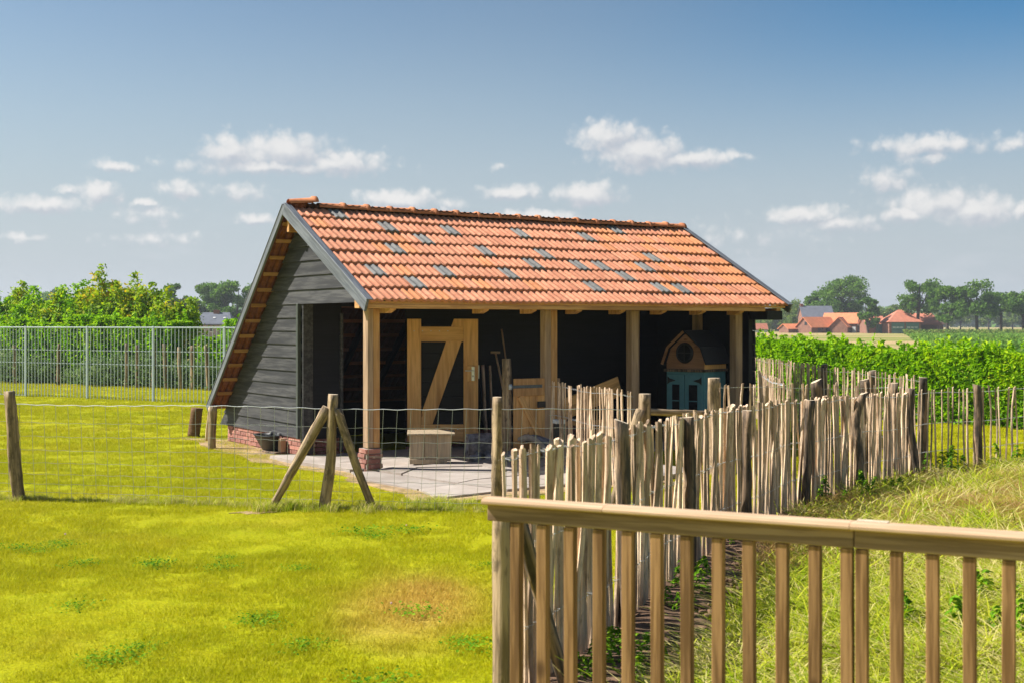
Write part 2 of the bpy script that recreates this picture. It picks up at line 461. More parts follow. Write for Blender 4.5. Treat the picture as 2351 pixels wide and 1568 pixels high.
M['tileshade'] = simple('painted_shade_tile_underside', (.05, .02, .014), .9, 0, .25, 12, .3)  # tile underside darkened further: painted shade of the barn interior
def brick_mat():
    m, nt, b = new_mat('clay_brick'); k = NB(nt)
    v = k.scatter_vec(); r = k.rand()
    col = k.mix(r, (.20, .075, .055), (.40, .17, .12))
    col = k.mix(k.math('MULTIPLY', k.ramp(k.noise(v, 18, 5, .7), .52, .7), .65), col, (.55, .38, .30))
    k.l.new(col, b.inputs['Base Color']); b.inputs['Roughness'].default_value = .9
    k.l.new(k.bump(k.noise(v, 60, 4, .7), .5, .003), b.inputs['Normal'])
    return m
M['brick'] = brick_mat()
M['mortar'] = simple('mortar', (.30, .25, .20), .95, 0, .2, 30, .4)

def concrete_mat():
    m, nt, b = new_mat('old_concrete'); k = NB(nt)
    v = k.scatter_vec()
    col = k.mix(k.ramp(k.noise(v, 2.2, 6, .65), .3, .7), (.29, .24, .20), (.40, .345, .295))
    col = k.mix(k.math('MULTIPLY', k.ramp(k.noise(v, 9, 5, .7), .5, .75), .6), col, (.25, .20, .15))
    r = k.math('ADD', k.math('MULTIPLY', k.rand(), .3), .85)
    hs = k.n.new('ShaderNodeHueSaturation'); k.l.new(col, hs.inputs['Color']); k.l.new(r, hs.inputs['Value'])
    k.l.new(hs.outputs[0], b.inputs['Base Color']); b.inputs['Roughness'].default_value = .9
    k.l.new(k.bump(k.noise(v, 40, 5, .7), .4, .004), b.inputs['Normal'])
    return m
M['concrete'] = concrete_mat()
M['sand'] = simple('sandy_soil', (.34, .235, .13), 1.0, 0, .3, 6, .8, .1)
M['soil'] = simple('dry_brown_soil', (.155, .095, .06), 1.0, 0, .45, 9, 1., .1)

LAWN_G, LAWN_Y, LAWN_D = (.36, .395, .004), (.50, .445, .006), (.55, .41, .04)
def lawn_colour(k, wp):
    """the patchiness of the lawn, by place: lush green, yellowing, burnt"""
    a = k.noise(wp, .33, 4, .6)
    c = k.noise(k.vadd(wp, (11., 3., 0.)), 1.7, 4, .65)
    e = k.noise(k.vadd(wp, (5., 9., 0.)), 9., 4, .7)
    s_ = k.math('ADD', k.math('ADD', k.math('MULTIPLY', a, .35), k.math('MULTIPLY', c, .25)), k.math('MULTIPLY', e, .40))
    col = k.mix(k.ramp(s_, .28, .74), LAWN_G, LAWN_Y)
    d = k.noise(k.vadd(wp, (3., 17., 0.)), .45, 5, .6)
    col = k.mix(k.math('MULTIPLY', k.ramp(d, .50, .75), .4), col, LAWN_D)
    pv_ = k.n.new('ShaderNodeVectorMath'); pv_.operation = 'LENGTH'
    k.l.new(k.vmul(k.vadd(wp, (.62, -8.0, 0.)), (1.3, .62, 0.)), pv_.inputs[0])
    return k.mix(k.math('MULTIPLY', k.ramp(k.math('ADD', pv_.outputs['Value'], k.math('MULTIPLY', c, .7)), 1.25, .45), .8), col, (.60, .36, .09))

def ground_mat():
    m, nt, b = new_mat('lawn_ground'); k = NB(nt)
    wp = k.pos()
    col = lawn_colour(k, wp)
    fine = k.noise(wp, 38, 4, .75)
    col = k.mix(k.ramp(fine, .35, .72), k.mix(.35, col, (.10, .12, .0)), col)
    # open farmland beyond the garden: pale stubble, then green
    sp = k.n.new('ShaderNodeSeparateXYZ'); k.l.new(wp, sp.inputs[0])
    far = k.ramp(sp.outputs[1], 46, 50)
    wv_ = k.vmul(wp, (.012, .05, 1))
    fc = k.mix(k.ramp(k.noise(wv_, 1.3, 3, .5), .42, .6), (.20, .22, .05), (.42, .30, .15))
    col = k.mix(far, col, fc)
    k.l.new(col, b.inputs['Base Color']); b.inputs['Roughness'].default_value = 1.0
    b.inputs['Specular IOR Level'].default_value = .1
    k.l.new(k.bump(fine, .9, .03), b.inputs['Normal'])
    return m
M['ground'] = ground_mat()

def blade_mat(name, lawn=True, cols=None, trans=.35, spec=.05):
    m, nt, b = new_mat(name); k = NB(nt)
    t = k.attr('tint')
    if lawn:
        col = lawn_colour(k, k.pos())
        col = k.mix(k.ramp(t, .0, .25), k.mix(.35, col, (.12, .22, .0)), col)
        col = k.mix(k.math('MULTIPLY', k.ramp(t, .76, .92), .45), col, (.56, .50, .06))
    else:
        c1, c2, c3 = cols
        n = k.math('ADD', k.math('MULTIPLY', t, .6), k.math('MULTIPLY', k.noise(k.pos(), .9, 3, .6), .7))
        col = k.mix(k.ramp(n, .42, .66), c1, c2)
        col = k.mix(k.ramp(n, .72, .86), col, c3)
    k.l.new(col, b.inputs['Base Color']); b.inputs['Roughness'].default_value = .6
    b.inputs['Specular IOR Level'].default_value = spec
    tr = k.n.new('ShaderNodeBsdfTranslucent'); k.l.new(col, tr.inputs[0])
    mx = k.n.new('ShaderNodeMixShader'); mx.inputs[0].default_value = trans
    k.l.new(b.outputs[0], mx.inputs[1]); k.l.new(tr.outputs[0], mx.inputs[2])
    k.l.new(mx.outputs[0], k.n['Material Output'].inputs[0])
    return m
M['blade'] = blade_mat('lawn_blade')
M['weed'] = blade_mat('tall_grass_blade', False, ((.24, .34, .006), (.50, .52, .035), (.68, .58, .24)))
M['weeddry'] = blade_mat('dry_grass_blade', False, ((.28, .30, .02), (.44, .26, .08), (.58, .37, .17)))
M['laurel'] = blade_mat('laurel_leaf', False, ((.08, .23, .004), (.27, .50, .004), (.48, .64, .006)), .5, .2)
M['laurelyel'] = blade_mat('yellowing_leaf', False, ((.07, .19, .006), (.34, .48, .008), (.68, .48, .015)), .5, .25)
M['ivy'] = blade_mat('grey_green_leaf', False, ((.06, .12, .03), (.17, .26, .08), (.30, .38, .16)), .3)
M['treeleaf'] = blade_mat('tree_leaf', False, ((.06, .13, .018), (.12, .24, .03), (.20, .32, .05)), .45)
M['treelight'] = blade_mat('pale_tree_leaf', False, ((.08, .15, .025), (.16, .25, .04), (.28, .32, .07)), .4)
M['herb'] = blade_mat('broad_weed_leaf', False, ((.08, .20, .008), (.15, .33, .012), (.26, .42, .02)), .35)
M['maize'] = blade_mat('crop_leaf', False, ((.10, .22, .03), (.16, .32, .04), (.26, .40, .06)), .4)

# ================================================================== ground
FENCE_A = [(-.04, 5.75), (.30, 6.55), (.66, 7.38), (1.24, 9.0), (1.87, 10.4), (2.78, 12.1), (3.58, 13.2), (4.62, 14.5), (5.70, 15.4), (6.6, 15.95), (8.4, 16.9), (10.5, 17.8)]
def fence_x(y):
    for (xa, ya), (xb, yb) in zip(FENCE_A, FENCE_A[1:]):
        if y <= yb: return xa + (xb - xa) * max(-1.5, (y - ya) / (yb - ya))
    return 40.
def ground_h(x, y):
    d = (x - fence_x(y)) * .75
    if y < 17.5 and d > .3:
        t = min(1, (d - .3) / 2.2); t = t * t * (3 - 2 * t)
        e = min(1, max(0, (y - 3.) / 2.5))
        return .20 * t * e * min(1, max(0, (17.5 - y) / 2))
    return 0.0
def axis_pts(lo, hi, step, far):
    a = list(np.arange(lo, hi + step / 2, step)); g = step
    while a[-1] < far: g *= 1.5; a.append(a[-1] + g)
    g = step
    while a[0] > -far: g *= 1.5; a.insert(0, a[0] - g)
    return a
gx, gy = axis_pts(-14, 14, .35, 2500), axis_pts(-2, 24, .35, 3500)
GV = [(x, y, ground_h(x, y) + .012 * math.sin(x * 1.3 + y * .7) * math.sin(y * .9 - x * .4)) for y in gy for x in gx]
nxg = len(gx)
GF = [(j * nxg + i, j * nxg + i + 1, (j + 1) * nxg + i + 1, (j + 1) * nxg + i) for j in range(len(gy) - 1) for i in range(nxg - 1)]
me = mesh_from(GV, GF, 'lawn', True)
tag(link('lawn', me, None, M['ground']), 'yellow green lawn running out to open farmland', kind='structure')

def flat_patch(name, pts, z, mat, kind='structure', label=None, sub=3, jag=.08, thick=.012):
    r = random.Random(len(pts) + int(z * 1e4))
    P = []
    for (xa, ya), (xb, yb) in zip(pts, pts[1:] + pts[:1]):
        for i in range(sub):
            t = i / sub
            P.append((xa + (xb - xa) * t + r.uniform(-jag, jag), ya + (yb - ya) * t + r.uniform(-jag, jag)))
    n = len(P)
    V = [(x, y, z) for x, y in P] + [(x, y, z - thick - .05) for x, y in P]
    F = [tuple(range(n))] + [(i, i + n, (i + 1) % n + n, (i + 1) % n) for i in range(n)]
    o = link(name, mesh_from(V, F, name), None, mat)
    return tag(o, label, kind=kind)

# ================================================================== the barn
TH = .59
BX, BY = -1.723, 15.191
ct, st_ = math.cos(TH), math.sin(TH)
def W(s, t, z=0): return Vector((BX + s * ct - t * st_, BY + s * st_ + t * ct, z))
S0, S1 = -.25, 6.75                  # roof ends
T_R, Z_R = 1.955, 3.367              # ridge
T_F, Z_F = -.415, 2.063              # front eave
T_B, Z_B = 4.814, .543               # rear eave
kf = (Z_R - Z_F) / (T_R - T_F); kb = (Z_R - Z_B) / (T_B - T_R)
def roof_z(t): return Z_F + (t - T_F) * kf if t < T_R else Z_R - (t - T_R) * kb

barn = empty('open_barn', (BX, BY, 0), TH, 'black boarded open barn with orange tiled saddle roof and timber posts', 'barn')
roof = empty('roof'); roof.parent = barn

# --- clay tiles: a flat interlocking tile with two rolls
def tile_mesh(w=.2, L=.372, amp=.021, seed=0):
    r = random.Random(seed)
    n = 12; V = []; F = []
    prof = []
    for i in range(n + 1):
        x = w * i / n
        z = amp * (max(0, math.sin(2 * math.pi * (2 * x / w) - .4)) ** .8) - .004
        prof.append((x, z))
    for j, y in enumerate((0, .03, L)):
        dz = -.004 if j == 0 else 0
        for x, z in prof: V.append((x, y, z + dz))
    for j in range(2):
        for i in range(n):
            a = j * (n + 1) + i; F.append((a, a + 1, a + n + 2, a + n + 1))
    b = len(V)
    for x, z in prof: V.append((x, 0.004, z - .030))
    for i in range(n): F.append((b + i, b + i + 1, i + 1, i))
    c = len(V)
    for x, z in prof: V.append((x, L, z - .016))
    for i in range(n): F.append((c + i, c + i + 1, b + i + 1, b + i))
    me = mesh_from(V, F, 'tile')
    me.polygons.foreach_set('use_smooth', [True] * (2 * n) + [False] * (2 * n))
    return me
def tile_variant(mat):
    me = tile_mesh(); me.materials.append(mat); return me
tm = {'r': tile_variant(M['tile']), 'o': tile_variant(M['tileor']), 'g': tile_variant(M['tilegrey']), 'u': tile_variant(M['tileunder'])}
af = math.atan(kf); ab = math.atan(kb)
GREY = {(3, 0), (6, 1), (8, 2), (5, 3), (2, 5), (4, 6), (11, 1), (12, 3), (7, 5), (12, 5), (17, 1), (17, 3), (15, 4), (23, 1), (27, 0), (19, 4), (21, 4), (18, 6), (22, 5), (25, 4), (27, 3), (24, 6), (26, 6)}
LF = math.hypot(T_R - T_F, Z_R - Z_F)
gauge = LF / 8
for row in range(8):
    d0 = (7 - row) * gauge
    for col in range(35):
        r = rnd
        s = S0 + col * .2 + r.uniform(-.003, .003)
        t = T_F + d0 * math.cos(af); z = Z_F + d0 * math.sin(af)
        sag = -.018 * math.sin(math.pi * (s - S0) / (S1 - S0)) * (d0 / LF) + .006 * math.sin(s * 2.1 + row)
        if (col, row) in GREY: kind = 'g'
        else:
            po = .035 + (.5 * min(1, max(0, (col - 21) / 6))) * (1 if 0 < row < 7 else .3)
            kind = 'o' if r.random() < po else 'r'
        m = Matrix.Translation((s, t, z + .022 + sag + r.uniform(-.003, .003))) @ Matrix.Rotation(af - rad(4.4) + r.uniform(-.006, .006), 4, 'X') @ Matrix.Rotation(r.uniform(-.008, .008), 4, 'Z')
        link('tile', tm[kind], roof, None, m)
# rear slope: seen only from below at the gable; joined
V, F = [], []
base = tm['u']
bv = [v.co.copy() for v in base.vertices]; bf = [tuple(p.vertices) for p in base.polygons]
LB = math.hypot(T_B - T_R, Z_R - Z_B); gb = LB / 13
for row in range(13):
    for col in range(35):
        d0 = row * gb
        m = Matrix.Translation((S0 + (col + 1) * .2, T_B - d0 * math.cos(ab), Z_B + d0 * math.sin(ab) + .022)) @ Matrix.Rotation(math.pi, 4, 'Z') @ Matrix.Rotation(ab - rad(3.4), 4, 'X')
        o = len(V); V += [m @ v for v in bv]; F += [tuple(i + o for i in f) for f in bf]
me = mesh_from(V, F, 'rear_tile'); me.materials.append(M['tileunder']); me.materials.append(M['tileshade'])
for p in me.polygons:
    if p.center.x > .03: p.material_index = 1  # past the gable wall the shade is put into the tile colour
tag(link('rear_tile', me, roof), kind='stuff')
# battens under the rear slope and the front slope
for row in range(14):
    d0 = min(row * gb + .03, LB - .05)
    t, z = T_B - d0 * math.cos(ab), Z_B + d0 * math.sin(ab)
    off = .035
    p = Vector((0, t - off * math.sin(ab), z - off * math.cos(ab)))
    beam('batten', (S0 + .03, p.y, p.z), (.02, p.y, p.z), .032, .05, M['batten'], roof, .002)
    beam('batten', (.022, p.y, p.z), (S1 - .03, p.y, p.z), .032, .05, M['battenshade'], roof, .002)  # indoor length, with shade painted into the wood colour
for row in range(8):
    d0 = row * gauge + .05
    t, z = T_F + d0 * math.cos(af) + .02, Z_F + d0 * math.sin(af) - .035
    beam('batten', (S0 + .03, t, z), (S1 - .03, t, z), .05, .032, M['batten'], roof, .002)
# thin rear boarding strip where the roof hides the sky (underlay boards between battens are open: tiles show)
# rafters
for k, s in enumerate(np.linspace(.15, 6.2, 9)):
    off = .085
    beam('rafter', (s, T_F + .13, roof_z(T_F + .13) - off - .02), (s, T_R, Z_R - off - .03), .06, .10, M['oak'] if k else M['blackin'], roof)
    beam('rafter', (s, T_B - .1, roof_z(T_B - .1) - off - .03), (s, T_R, Z_R - off - .03), .10, .06, M['blackin'], roof, roll=math.pi / 2)  # rear rafters share the darkened board colour, painting the roof space dim
# ridge tiles: half-round, each with a collar at its near end
def ridge_mesh(L=.40, r0=.088, r1=.075):
    V, F = [], []; n = 10
    st = [(0, r1), (L - .055, r0 - .006), (L - .05, r0 + .016), (L, r0 + .014), (L, r0 - .012), (0, r1 - .014)]
    for y, r in st:
        for i in range(n + 1):
            a = math.pi * i / n
            V.append((y, -r * math.cos(a), r * .85 * math.sin(a)))
    for j in range(len(st) - 1):
        for i in range(n):
            a = j * (n + 1) + i; F.append((a, a + n + 1, a + n + 2, a + 1))
    return mesh_from(V, F, 'ridge_tile', True)
rm = ridge_mesh(); rm.materials.append(M['tileridge'])
nr = 19; pitch = (S1 - S0 - .12) / nr
for k in range(nr):
    s = S0 + .10 + k * pitch
    m = Matrix.Translation((s, T_R, Z_R + .01 - .018 * math.sin(math.pi * k / nr) + rnd.uniform(-.004, .004))) @ Matrix.Rotation(rnd.uniform(-.012, .012), 4, 'Y') @ Matrix.Rotation(rnd.uniform(-.01, .01), 4, 'Z')
    if k == 0:
        m = Matrix.Translation((s - .06, T_R, Z_R + .035)) @ Matrix.Rotation(rad(-5.5), 4, 'Y')
    o = link('ridge_tile', rm, roof, None, m)
    if k == 0: o['label'] = 'first ridge tile tilted up at the gable'
# barge boards (near gable: wide grey boards with a metal edge strip)
def barge(s, out, ta, tb, h=.15, up=.035):
    za, zb = roof_z(ta), roof_z(tb)
    d = Vector((0, tb - ta, zb - za)).normalized(); nrm = Vector((0, -d.z, d.y)) if d.y > 0 else Vector((0, d.z, -d.y))
    if nrm.z < 0: nrm = -nrm
    p0 = Vector((s, ta, za)) + nrm * (up - h / 2); p1 = Vector((s, tb, zb)) + nrm * (up - h / 2)
    me_f = Matrix(((1, 0, 0), (0, nrm.y, d.y), (0, nrm.z, d.z))).to_4x4(); me_f.translation = p0
    L = (p1 - p0).length
    o = link('barge_board', box_mesh(-.016, .016, -h / 2, h / 2, 0, L, .003), roof, M['barge'], me_f)
    m2 = me_f.copy(); m2.translation = p0 + nrm * (h / 2 + .008) + Vector((-out * .022, 0, 0))
    link('edge_strip', box_mesh(-.045, .045, -.006, .006, 0, L, .002), roof, M['barge'], m2)
barge(S0 - .018, -1, T_F - .03, T_R)
barge(S0 - .0185, -1, T_B + .03, T_R, .09)
barge(S1 + .018, 1, T_F - .03, T_R, .13)
barge(S1 + .0185, 1, T_B + .03, T_R, .13)
# ridge beam end seen in the gable peak, purlin end
beam('ridge_beam', (S0 + .04, T_R + .02, Z_R - .26), (S1 - .1, T_R + .02, Z_R - .26), .07, .16, M['oak'], roof)

# --- gable wall of lapped black boards
T_D = 2.037                           # gable corner where the open bay begins
Z_H = 2.076                           # header over the open bay
Z_P = .277                            # top of the brick plinth
gable = empty('gable_wall'); gable.parent = barn
def tline_front(z): return T_F + (z + .10 - Z_F) / kf
def tline_back(z): return T_R + (Z_R - .085 - z) / kb
def lap_board(name, z0, z1, ta0, ta1, tb0, tb1, s, mat, parent, th=.022, lean=.020):
    """board between heights z0..z1; its lower edge stands proud. a = front end, b = rear end (bottom, top)"""
    V = []
    for (z, ta, tb, pr) in ((z0, ta0, tb0, lean), (z1, ta1, tb1, 0)):
        V += [(s - pr, ta, z), (s - pr, tb, z), (s - pr + th, ta, z), (s - pr + th, tb, z)]
    F = [(0, 1, 5, 4), (2, 6, 7, 3), (0, 2, 3, 1), (4, 5, 7, 6), (0, 4, 6, 2), (1, 3, 7, 5)]
    return link(name, mesh_from(V, F, name), parent, mat)
pitch_b = (Z_H - Z_P) / 10
z = Z_P; k = 0
while z < Z_R - .22:
    z0, z1 = z - .012, min(z + pitch_b, Z_R - .12)
    if z0 < Z_H - .05: a0 = a1 = T_D + .03
    else: a0, a1 = tline_front(z0), tline_front(z1)
    b0, b1 = tline_back(z0), tline_back(z1)
    b0 = min(b0, 4.985); b1 = min(b1, 4.985)
    if z1 > Z_H and z0 < Z_H - .05: z1 = Z_H
    if a1 > T_R: a1 = T_R
    if b1 < T_R: b1 = T_R
    o = lap_board('board', z0 + rnd.uniform(-.003, .003), z1 - .002, a0, a1, b0, b1, -.002 - .001 * (k % 2), M['board'], gable)
    z += pitch_b if z < Z_H - .05 else .192; k += 1
beam('corner_trim', (-.030, T_D, Z_P - .02), (-.030, T_D, Z_H - .004), .05, .06, M['trim'], gable)
box('inner_jamb', -.004, .14, T_D - .10, T_D - .055, .05, Z_H - .01, M['board'], gable)
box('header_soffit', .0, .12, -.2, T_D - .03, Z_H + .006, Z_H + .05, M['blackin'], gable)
# inside sheathing so that no light leaks through the laps
def tri_sheet(s, ta, zb):
    V = [(s, ta, zb), (s, 4.95, zb), (s, tline_back(zb + .3) - .02, zb + .3), (s, T_R, Z_R - .14), (s, tline_front(Z_H) + .02, Z_H + .01), (s, ta, Z_H + .01)]
    V2 = [(x + .02, y, zz) for x, y, zz in V]
    n = len(V)
    return V + V2, [tuple(range(n)), tuple(range(n, 2 * n))[::-1]] + [(i, i + n, (i + 1) % n + n, (i + 1) % n) for i in range(n)]
V, F = tri_sheet(.026, T_D + .01, .26)
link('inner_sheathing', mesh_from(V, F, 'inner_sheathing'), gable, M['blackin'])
# tiny white shell-like mark of the apex lamp hook
pole('hook', (-.02, 1.62, 2.98), (-.09, 1.60, 2.92), .008, .004, M['blackiron'], gable, bend=.0, sides=6, rings=3)

# --- brick plinth under the gable
plinth = empty('brick_plinth'); plinth.parent = barn
brick_meshes = []
for i in range(4):
    me = box_mesh(-.025, .025, -.098, .098, -.0255, .0255, .004, 'brick')
    rr = random.Random(i)
    for v in me.vertices: v.co += Vector((rr.uniform(-.003, .003), rr.uniform(-.003, .003), rr.uniform(-.002, .002)))
    me.materials.append(M['brick']); brick_meshes.append(me)
box('mortar_core', .006, .09, 2.02, 4.72, -.05, Z_P - .012, M['mortar'], plinth, 0)
for row in range(5):
    zc = .262 - .0255 - row * .0605
    t = 2.02 + (.10 if row % 2 else 0)
    if row % 2:
        o = link('brick', brick_meshes[row % 4], plinth, None, Matrix.Translation((.018, 2.065, zc)) @ Matrix.Diagonal((1, .44, 1, 1)))
    while t < 4.70:
        L = .5 if t + .196 > 4.72 else 1
        link('brick', brick_meshes[rnd.randrange(4)], plinth, None, Matrix.Translation((.018 + rnd.uniform(-.003, .003), t + .098 * L, zc)) @ Matrix.Diagonal((1, L, 1, 1)))
        t += .2065 if L == 1 else .2
# corner pillar of bricks under the front post
pillar = empty('brick_pillar'); pillar.parent = barn
box('mortar_core', -.10, .10, -.10, .10, -.03, .295, M['mortar'], pillar, 0)
for row in range(5):
    zc = .0255 + row * .0605
    for sd in range(4):
        flip = (row + sd) % 2
        rot = Matrix.Rotation(sd * math.pi / 2, 4, 'Z')
        link('brick', brick_meshes[(row + sd) % 4], pillar, None, rot @ Matrix.Translation((-.092, .016 if flip else -.016, zc)) @ Matrix.Diagonal((1, .93, 1, 1)))
# dark inner plinth along the partition: seen dim, joined
V, F = [], []
bb = brick_meshes[0]; bvv = [v.co.copy() for v in bb.vertices]; bff = [tuple(p.vertices) for p in bb.polygons]
for row in range(4):
    for k in range(3):
        for m in (Matrix.Translation((.15 + k * .206 + (.1 if row % 2 else 0), T_D + .045, .03 + row * .0605)) @ Matrix.Rotation(math.pi / 2, 4, 'Z'),):
            o = len(V); V += [m @ v for v in bvv]; F += [tuple(i + o for i in f) for f in bff]
    for k in range(22):
        m = Matrix.Translation((1.75 + k * .206 + (.1 if row % 2 else 0), T_D + .045, .03 + row * .0605)) @ Matrix.Rotation(math.pi / 2, 4, 'Z')
        o = len(V); V += [m @ v for v in bvv]; F += [tuple(i + o for i in f) for f in bff]
tag(link('inner_brick', mesh_from(V, F, 'inner_brick'), barn, M['brick']), kind='stuff')

# --- partition wall, right gable, rear knee: black boards, interior shade painted into their colour
part = empty('partition_wall'); part.parent = barn
def wall_board(z0, z1, sa, sb, t, parent, mat=M['blackin']):
    V = []
    for (zz, pr) in ((z0, .016), (z1, 0)):
        V += [(sa, t - pr, zz), (sb, t - pr, zz), (sa, t - pr + .02, zz), (sb, t - pr + .02, zz)]
    F = [(0, 1, 5, 4)[::-1], (2, 6, 7, 3)[::-1], (0, 2, 3, 1)[::-1], (4, 5, 7, 6)[::-1], (0, 4, 6, 2)[::-1], (1, 3, 7, 5)[::-1]]
    return link('board', mesh_from(V, F, 'board'), parent, mat)
z = .25
while z < 3.1:
    z1 = z + .20
    if z < 1.95:
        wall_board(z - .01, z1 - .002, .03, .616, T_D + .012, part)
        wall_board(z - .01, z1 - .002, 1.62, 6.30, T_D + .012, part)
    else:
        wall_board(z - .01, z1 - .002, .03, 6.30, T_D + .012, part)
    z += .2
box('door_jamb', .585, .625, T_D - .03, T_D + .05, .05, 1.95, M['board'], part)
rgable = empty('far_gable_wall'); rgable.parent = barn
Vs = [(6.32, -.02, .02), (6.32, 4.9, .02), (6.32, 4.9, roof_z(4.9) - .1), (6.32, T_R, Z_R - .13), (6.32, -.02, roof_z(-.02) - .12)]
Vs2 = [(6.40, y, zz) for x, y, zz in Vs]
link('board_panel', mesh_from(Vs + Vs2, [(0, 1, 2, 3, 4)[::-1], (5, 6, 7, 8, 9)] + [(i, (i + 1) % 5, (i + 1) % 5 + 5, i + 5) for i in range(5)], 'board_panel'), rgable, M['blackin'])
z = .1
while z < 2.9:
    ta, tb = max(-.03, tline_front(z + .2)), min(4.9, tline_back(z + .2))
    if z < Z_H - .1: ta = -.03
    lap_board('board', z, z + .198, ta, ta, tb, tb, 6.425, M['board'], rgable, th=.02, lean=-.014)
    z += .2
# rear wall, low
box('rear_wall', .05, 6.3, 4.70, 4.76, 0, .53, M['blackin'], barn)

# --- posts and eave timbers
def square_post(s, t, a, b, z0, z1, mat, name='post'):
    return link(name, box_mesh(s - a / 2, s + a / 2, t - b / 2, t + b / 2, z0, z1, .006), barn, mat)
square_post(-.028, .0, .076, .128, .30, 1.985, M['oakgrey'])
square_post(.056, .001, .088, .126, .30, 1.985, M['oak'])
square_post(2.612, .0, .098, .122, .0, 1.985, M['oakgrey'])
square_post(2.712, -.003, .098, .122, .0, 1.985, M['oak'])
square_post(4.10, .0, .13, .13, .0, 1.985, M['oakgrey'])
square_post(6.08, .0, .14, .13, .0, 1.985, M['oakgrey'])
square_post(5.65, 1.85, .14, .12, .0, 2.9, M['oakgrey'])
square_post(6.22, 1.0, .10, .14, .0, 2.6, M['oakgrey'])
beam('wall_plate', (-.18, 0, 2.055), (6.6, 0, 2.055), .13, .135, M['oak'], barn)
beam('eave_strip', (S0 + .02, T_F + .045, 2.008), (6.3, T_F + .045, 2.008), .03, .05, M['oak'], barn)
for k in range(9):
    s = .72 + k * .735 if k else .13
    # shaped rafter foot under the eave
    y0, y1 = -.38, -.07
    prof = [(y0 + .02, 2.0), (y0 + .05, 1.965), (y0 + .16, 1.93), (y1, 1.93), (y1, 2.03), (y0 + .02, 2.03)]
    V = [(s - .04, y, zz) for y, zz in prof] + [(s + .04, y, zz) for y, zz in prof]
    n = len(prof)
    link('rafter_foot', mesh_from(V, [tuple(range(n)), tuple(range(n, 2 * n))[::-1]] + [(i, i + n, (i + 1) % n + n, (i + 1) % n) for i in range(n)]), barn, M['oak'])
box('eave_box', 6.36, 6.68, -.36, .05, 1.86, 1.99, M['blackin'], barn)

# --- door leaf standing open in front of the partition
hp = W(1.643, T_D - .06)
door = empty('door'); door.parent = barn
dl = barn.matrix_basis.inverted() if False else (Matrix.Translation((BX, BY, 0)) @ Matrix.Rotation(TH, 4, 'Z')).inverted()
door.matrix_basis = dl @ Matrix.Translation((-1.49, 17.78, .13))
DW, DH = 1.01, 1.74
def dbeam(name, a, b, w, mat=M['pine'], d=.035, y=-.02):
    m = frame((a[0], y, a[1]), (b[0], y, b[1]))
    L = math.hypot(b[0] - a[0], b[1] - a[1])
    z = Vector((b[0] - a[0], 0, b[1] - a[1])).normalized(); x = Vector((z.z, 0, -z.x)); yv = z.cross(x)
    m = Matrix((x, yv, z)).transposed().to_4x4(); m.translation = Vector((a[0], y, a[1]))
    return link(name, box_mesh(-w / 2, w / 2, -d / 2, d / 2, 0, L, .004), door, mat, m)
dbeam('stile', (.10, 0), (.10, DH), .197)
dbeam('stile', (DW - .105, 0), (DW - .105, DH), .207)
dbeam('rail', (.2, DH - .215), (DW - .21, DH - .215), .21)
dbeam('rail', (.2, .13), (DW - .21, .13), .24)
z = Vector((1, 0, 0))
# diagonal brace: a parallelogram that meets the stiles
pts = [(.20, .25), (.20, .47), (.60 + .10, DH), (DW - .21 + .0, DH), (DW - .21, DH - .19), (.375, .25)]
pts = [(.20, .25), (.20, .40), (.665, DH), (.80, DH), (.80, 1.50), (.36, .25)]
V = [(x, -.030, zz) for x, zz in pts] + [(x, -.004, zz) for x, zz in pts]
n = len(pts)
link('brace', mesh_from(V, [tuple(range(n)), tuple(range(n, 2 * n))[::-1]] + [(i, (i + 1) % n, (i + 1) % n + n, i + n) for i in range(n)], 'brace'), door, M['pine'])
for k in range(8):
    z0 = .03 + k * .205
    link('board', box_mesh(.02, DW - .02, .0, .018, z0, z0 + .2, .003), door, M['blackin'])
for k in range(5):
    for zz in (DH - .17, .18):
        o = link('bolt', pole_mesh(.006, .007, .006, 0, 1, 8, 2, 0), door, M['steel'], Matrix.Translation((.1 + k * .12 if zz > 1 else .12 + k * .15, -.0385, zz)) @ Matrix.Rotation(math.pi / 2, 4, 'X'))
link('lock_block', box_mesh(DW - .155, DW - .03, -.062, -.039, .86, 1.08, .003), door, M['pine'])
link('lock_plate', box_mesh(DW - .095, DW - .05, -.072, -.0625, .87, 1.07, .003), door, M['steel'])
link('keyhole', box_mesh(DW - .079, DW - .066, -.0745, -.0725, .925, .95), door, M['blackiron'])
link('handle', box_mesh(DW - .185, DW - .062, -.10, -.083, 1.005, 1.022, .005), door, M['steel'])
link('spindle', box_mesh(DW - .08, DW - .064, -.083, -.0725, 1.006, 1.021), door, M['steel'])
link('latch_keeper', box_mesh(DW + .003, DW + .014, -.05, -.02, .90, 1.09, .002), door, M['steel'])

# --- half-height gate of boards between its post and the second barn post
gate = empty('plank_gate'); gate.parent = barn
gate.location = (2.0, -.03, 0)
pole('gate_post', (.0, .04, 0), (.0, .04, 1.35), .062, .056, M['stake'], gate, M['cutend'], bend=.004, seed=4, sides=10)
for k in range(4):
    link('board', box_mesh(.07 + k * .125, .07 + k * .125 + .119, -.02, .0, .06, .9, .003), gate, M['pine'])
link('top_board', box_mesh(.055, .545, -.045, -.021, .86, 1.09, .004), gate, M['oak'])
link('bottom_board', box_mesh(.055, .545, -.045, -.021, .12, .28, .004), gate, M['oak'])
link('strap_hinge', box_mesh(.02, .50, -.053, -.0455, .965, 1.005, .002), gate, M['strap'])
beam('brace', (.16, -.033, .86), (.50, -.033, .28), .022, .09, M['pine'], gate)
link('latch', box_mesh(.44, .56, -.05, -.021, .70, .78, .004), gate, M['blackiron'])
link('hinge_eye', pole_mesh(.07, .022, .022, 0, 2, 10, 3, 0), gate, M['galv'], Matrix.Translation((.0, -.04, .95)))
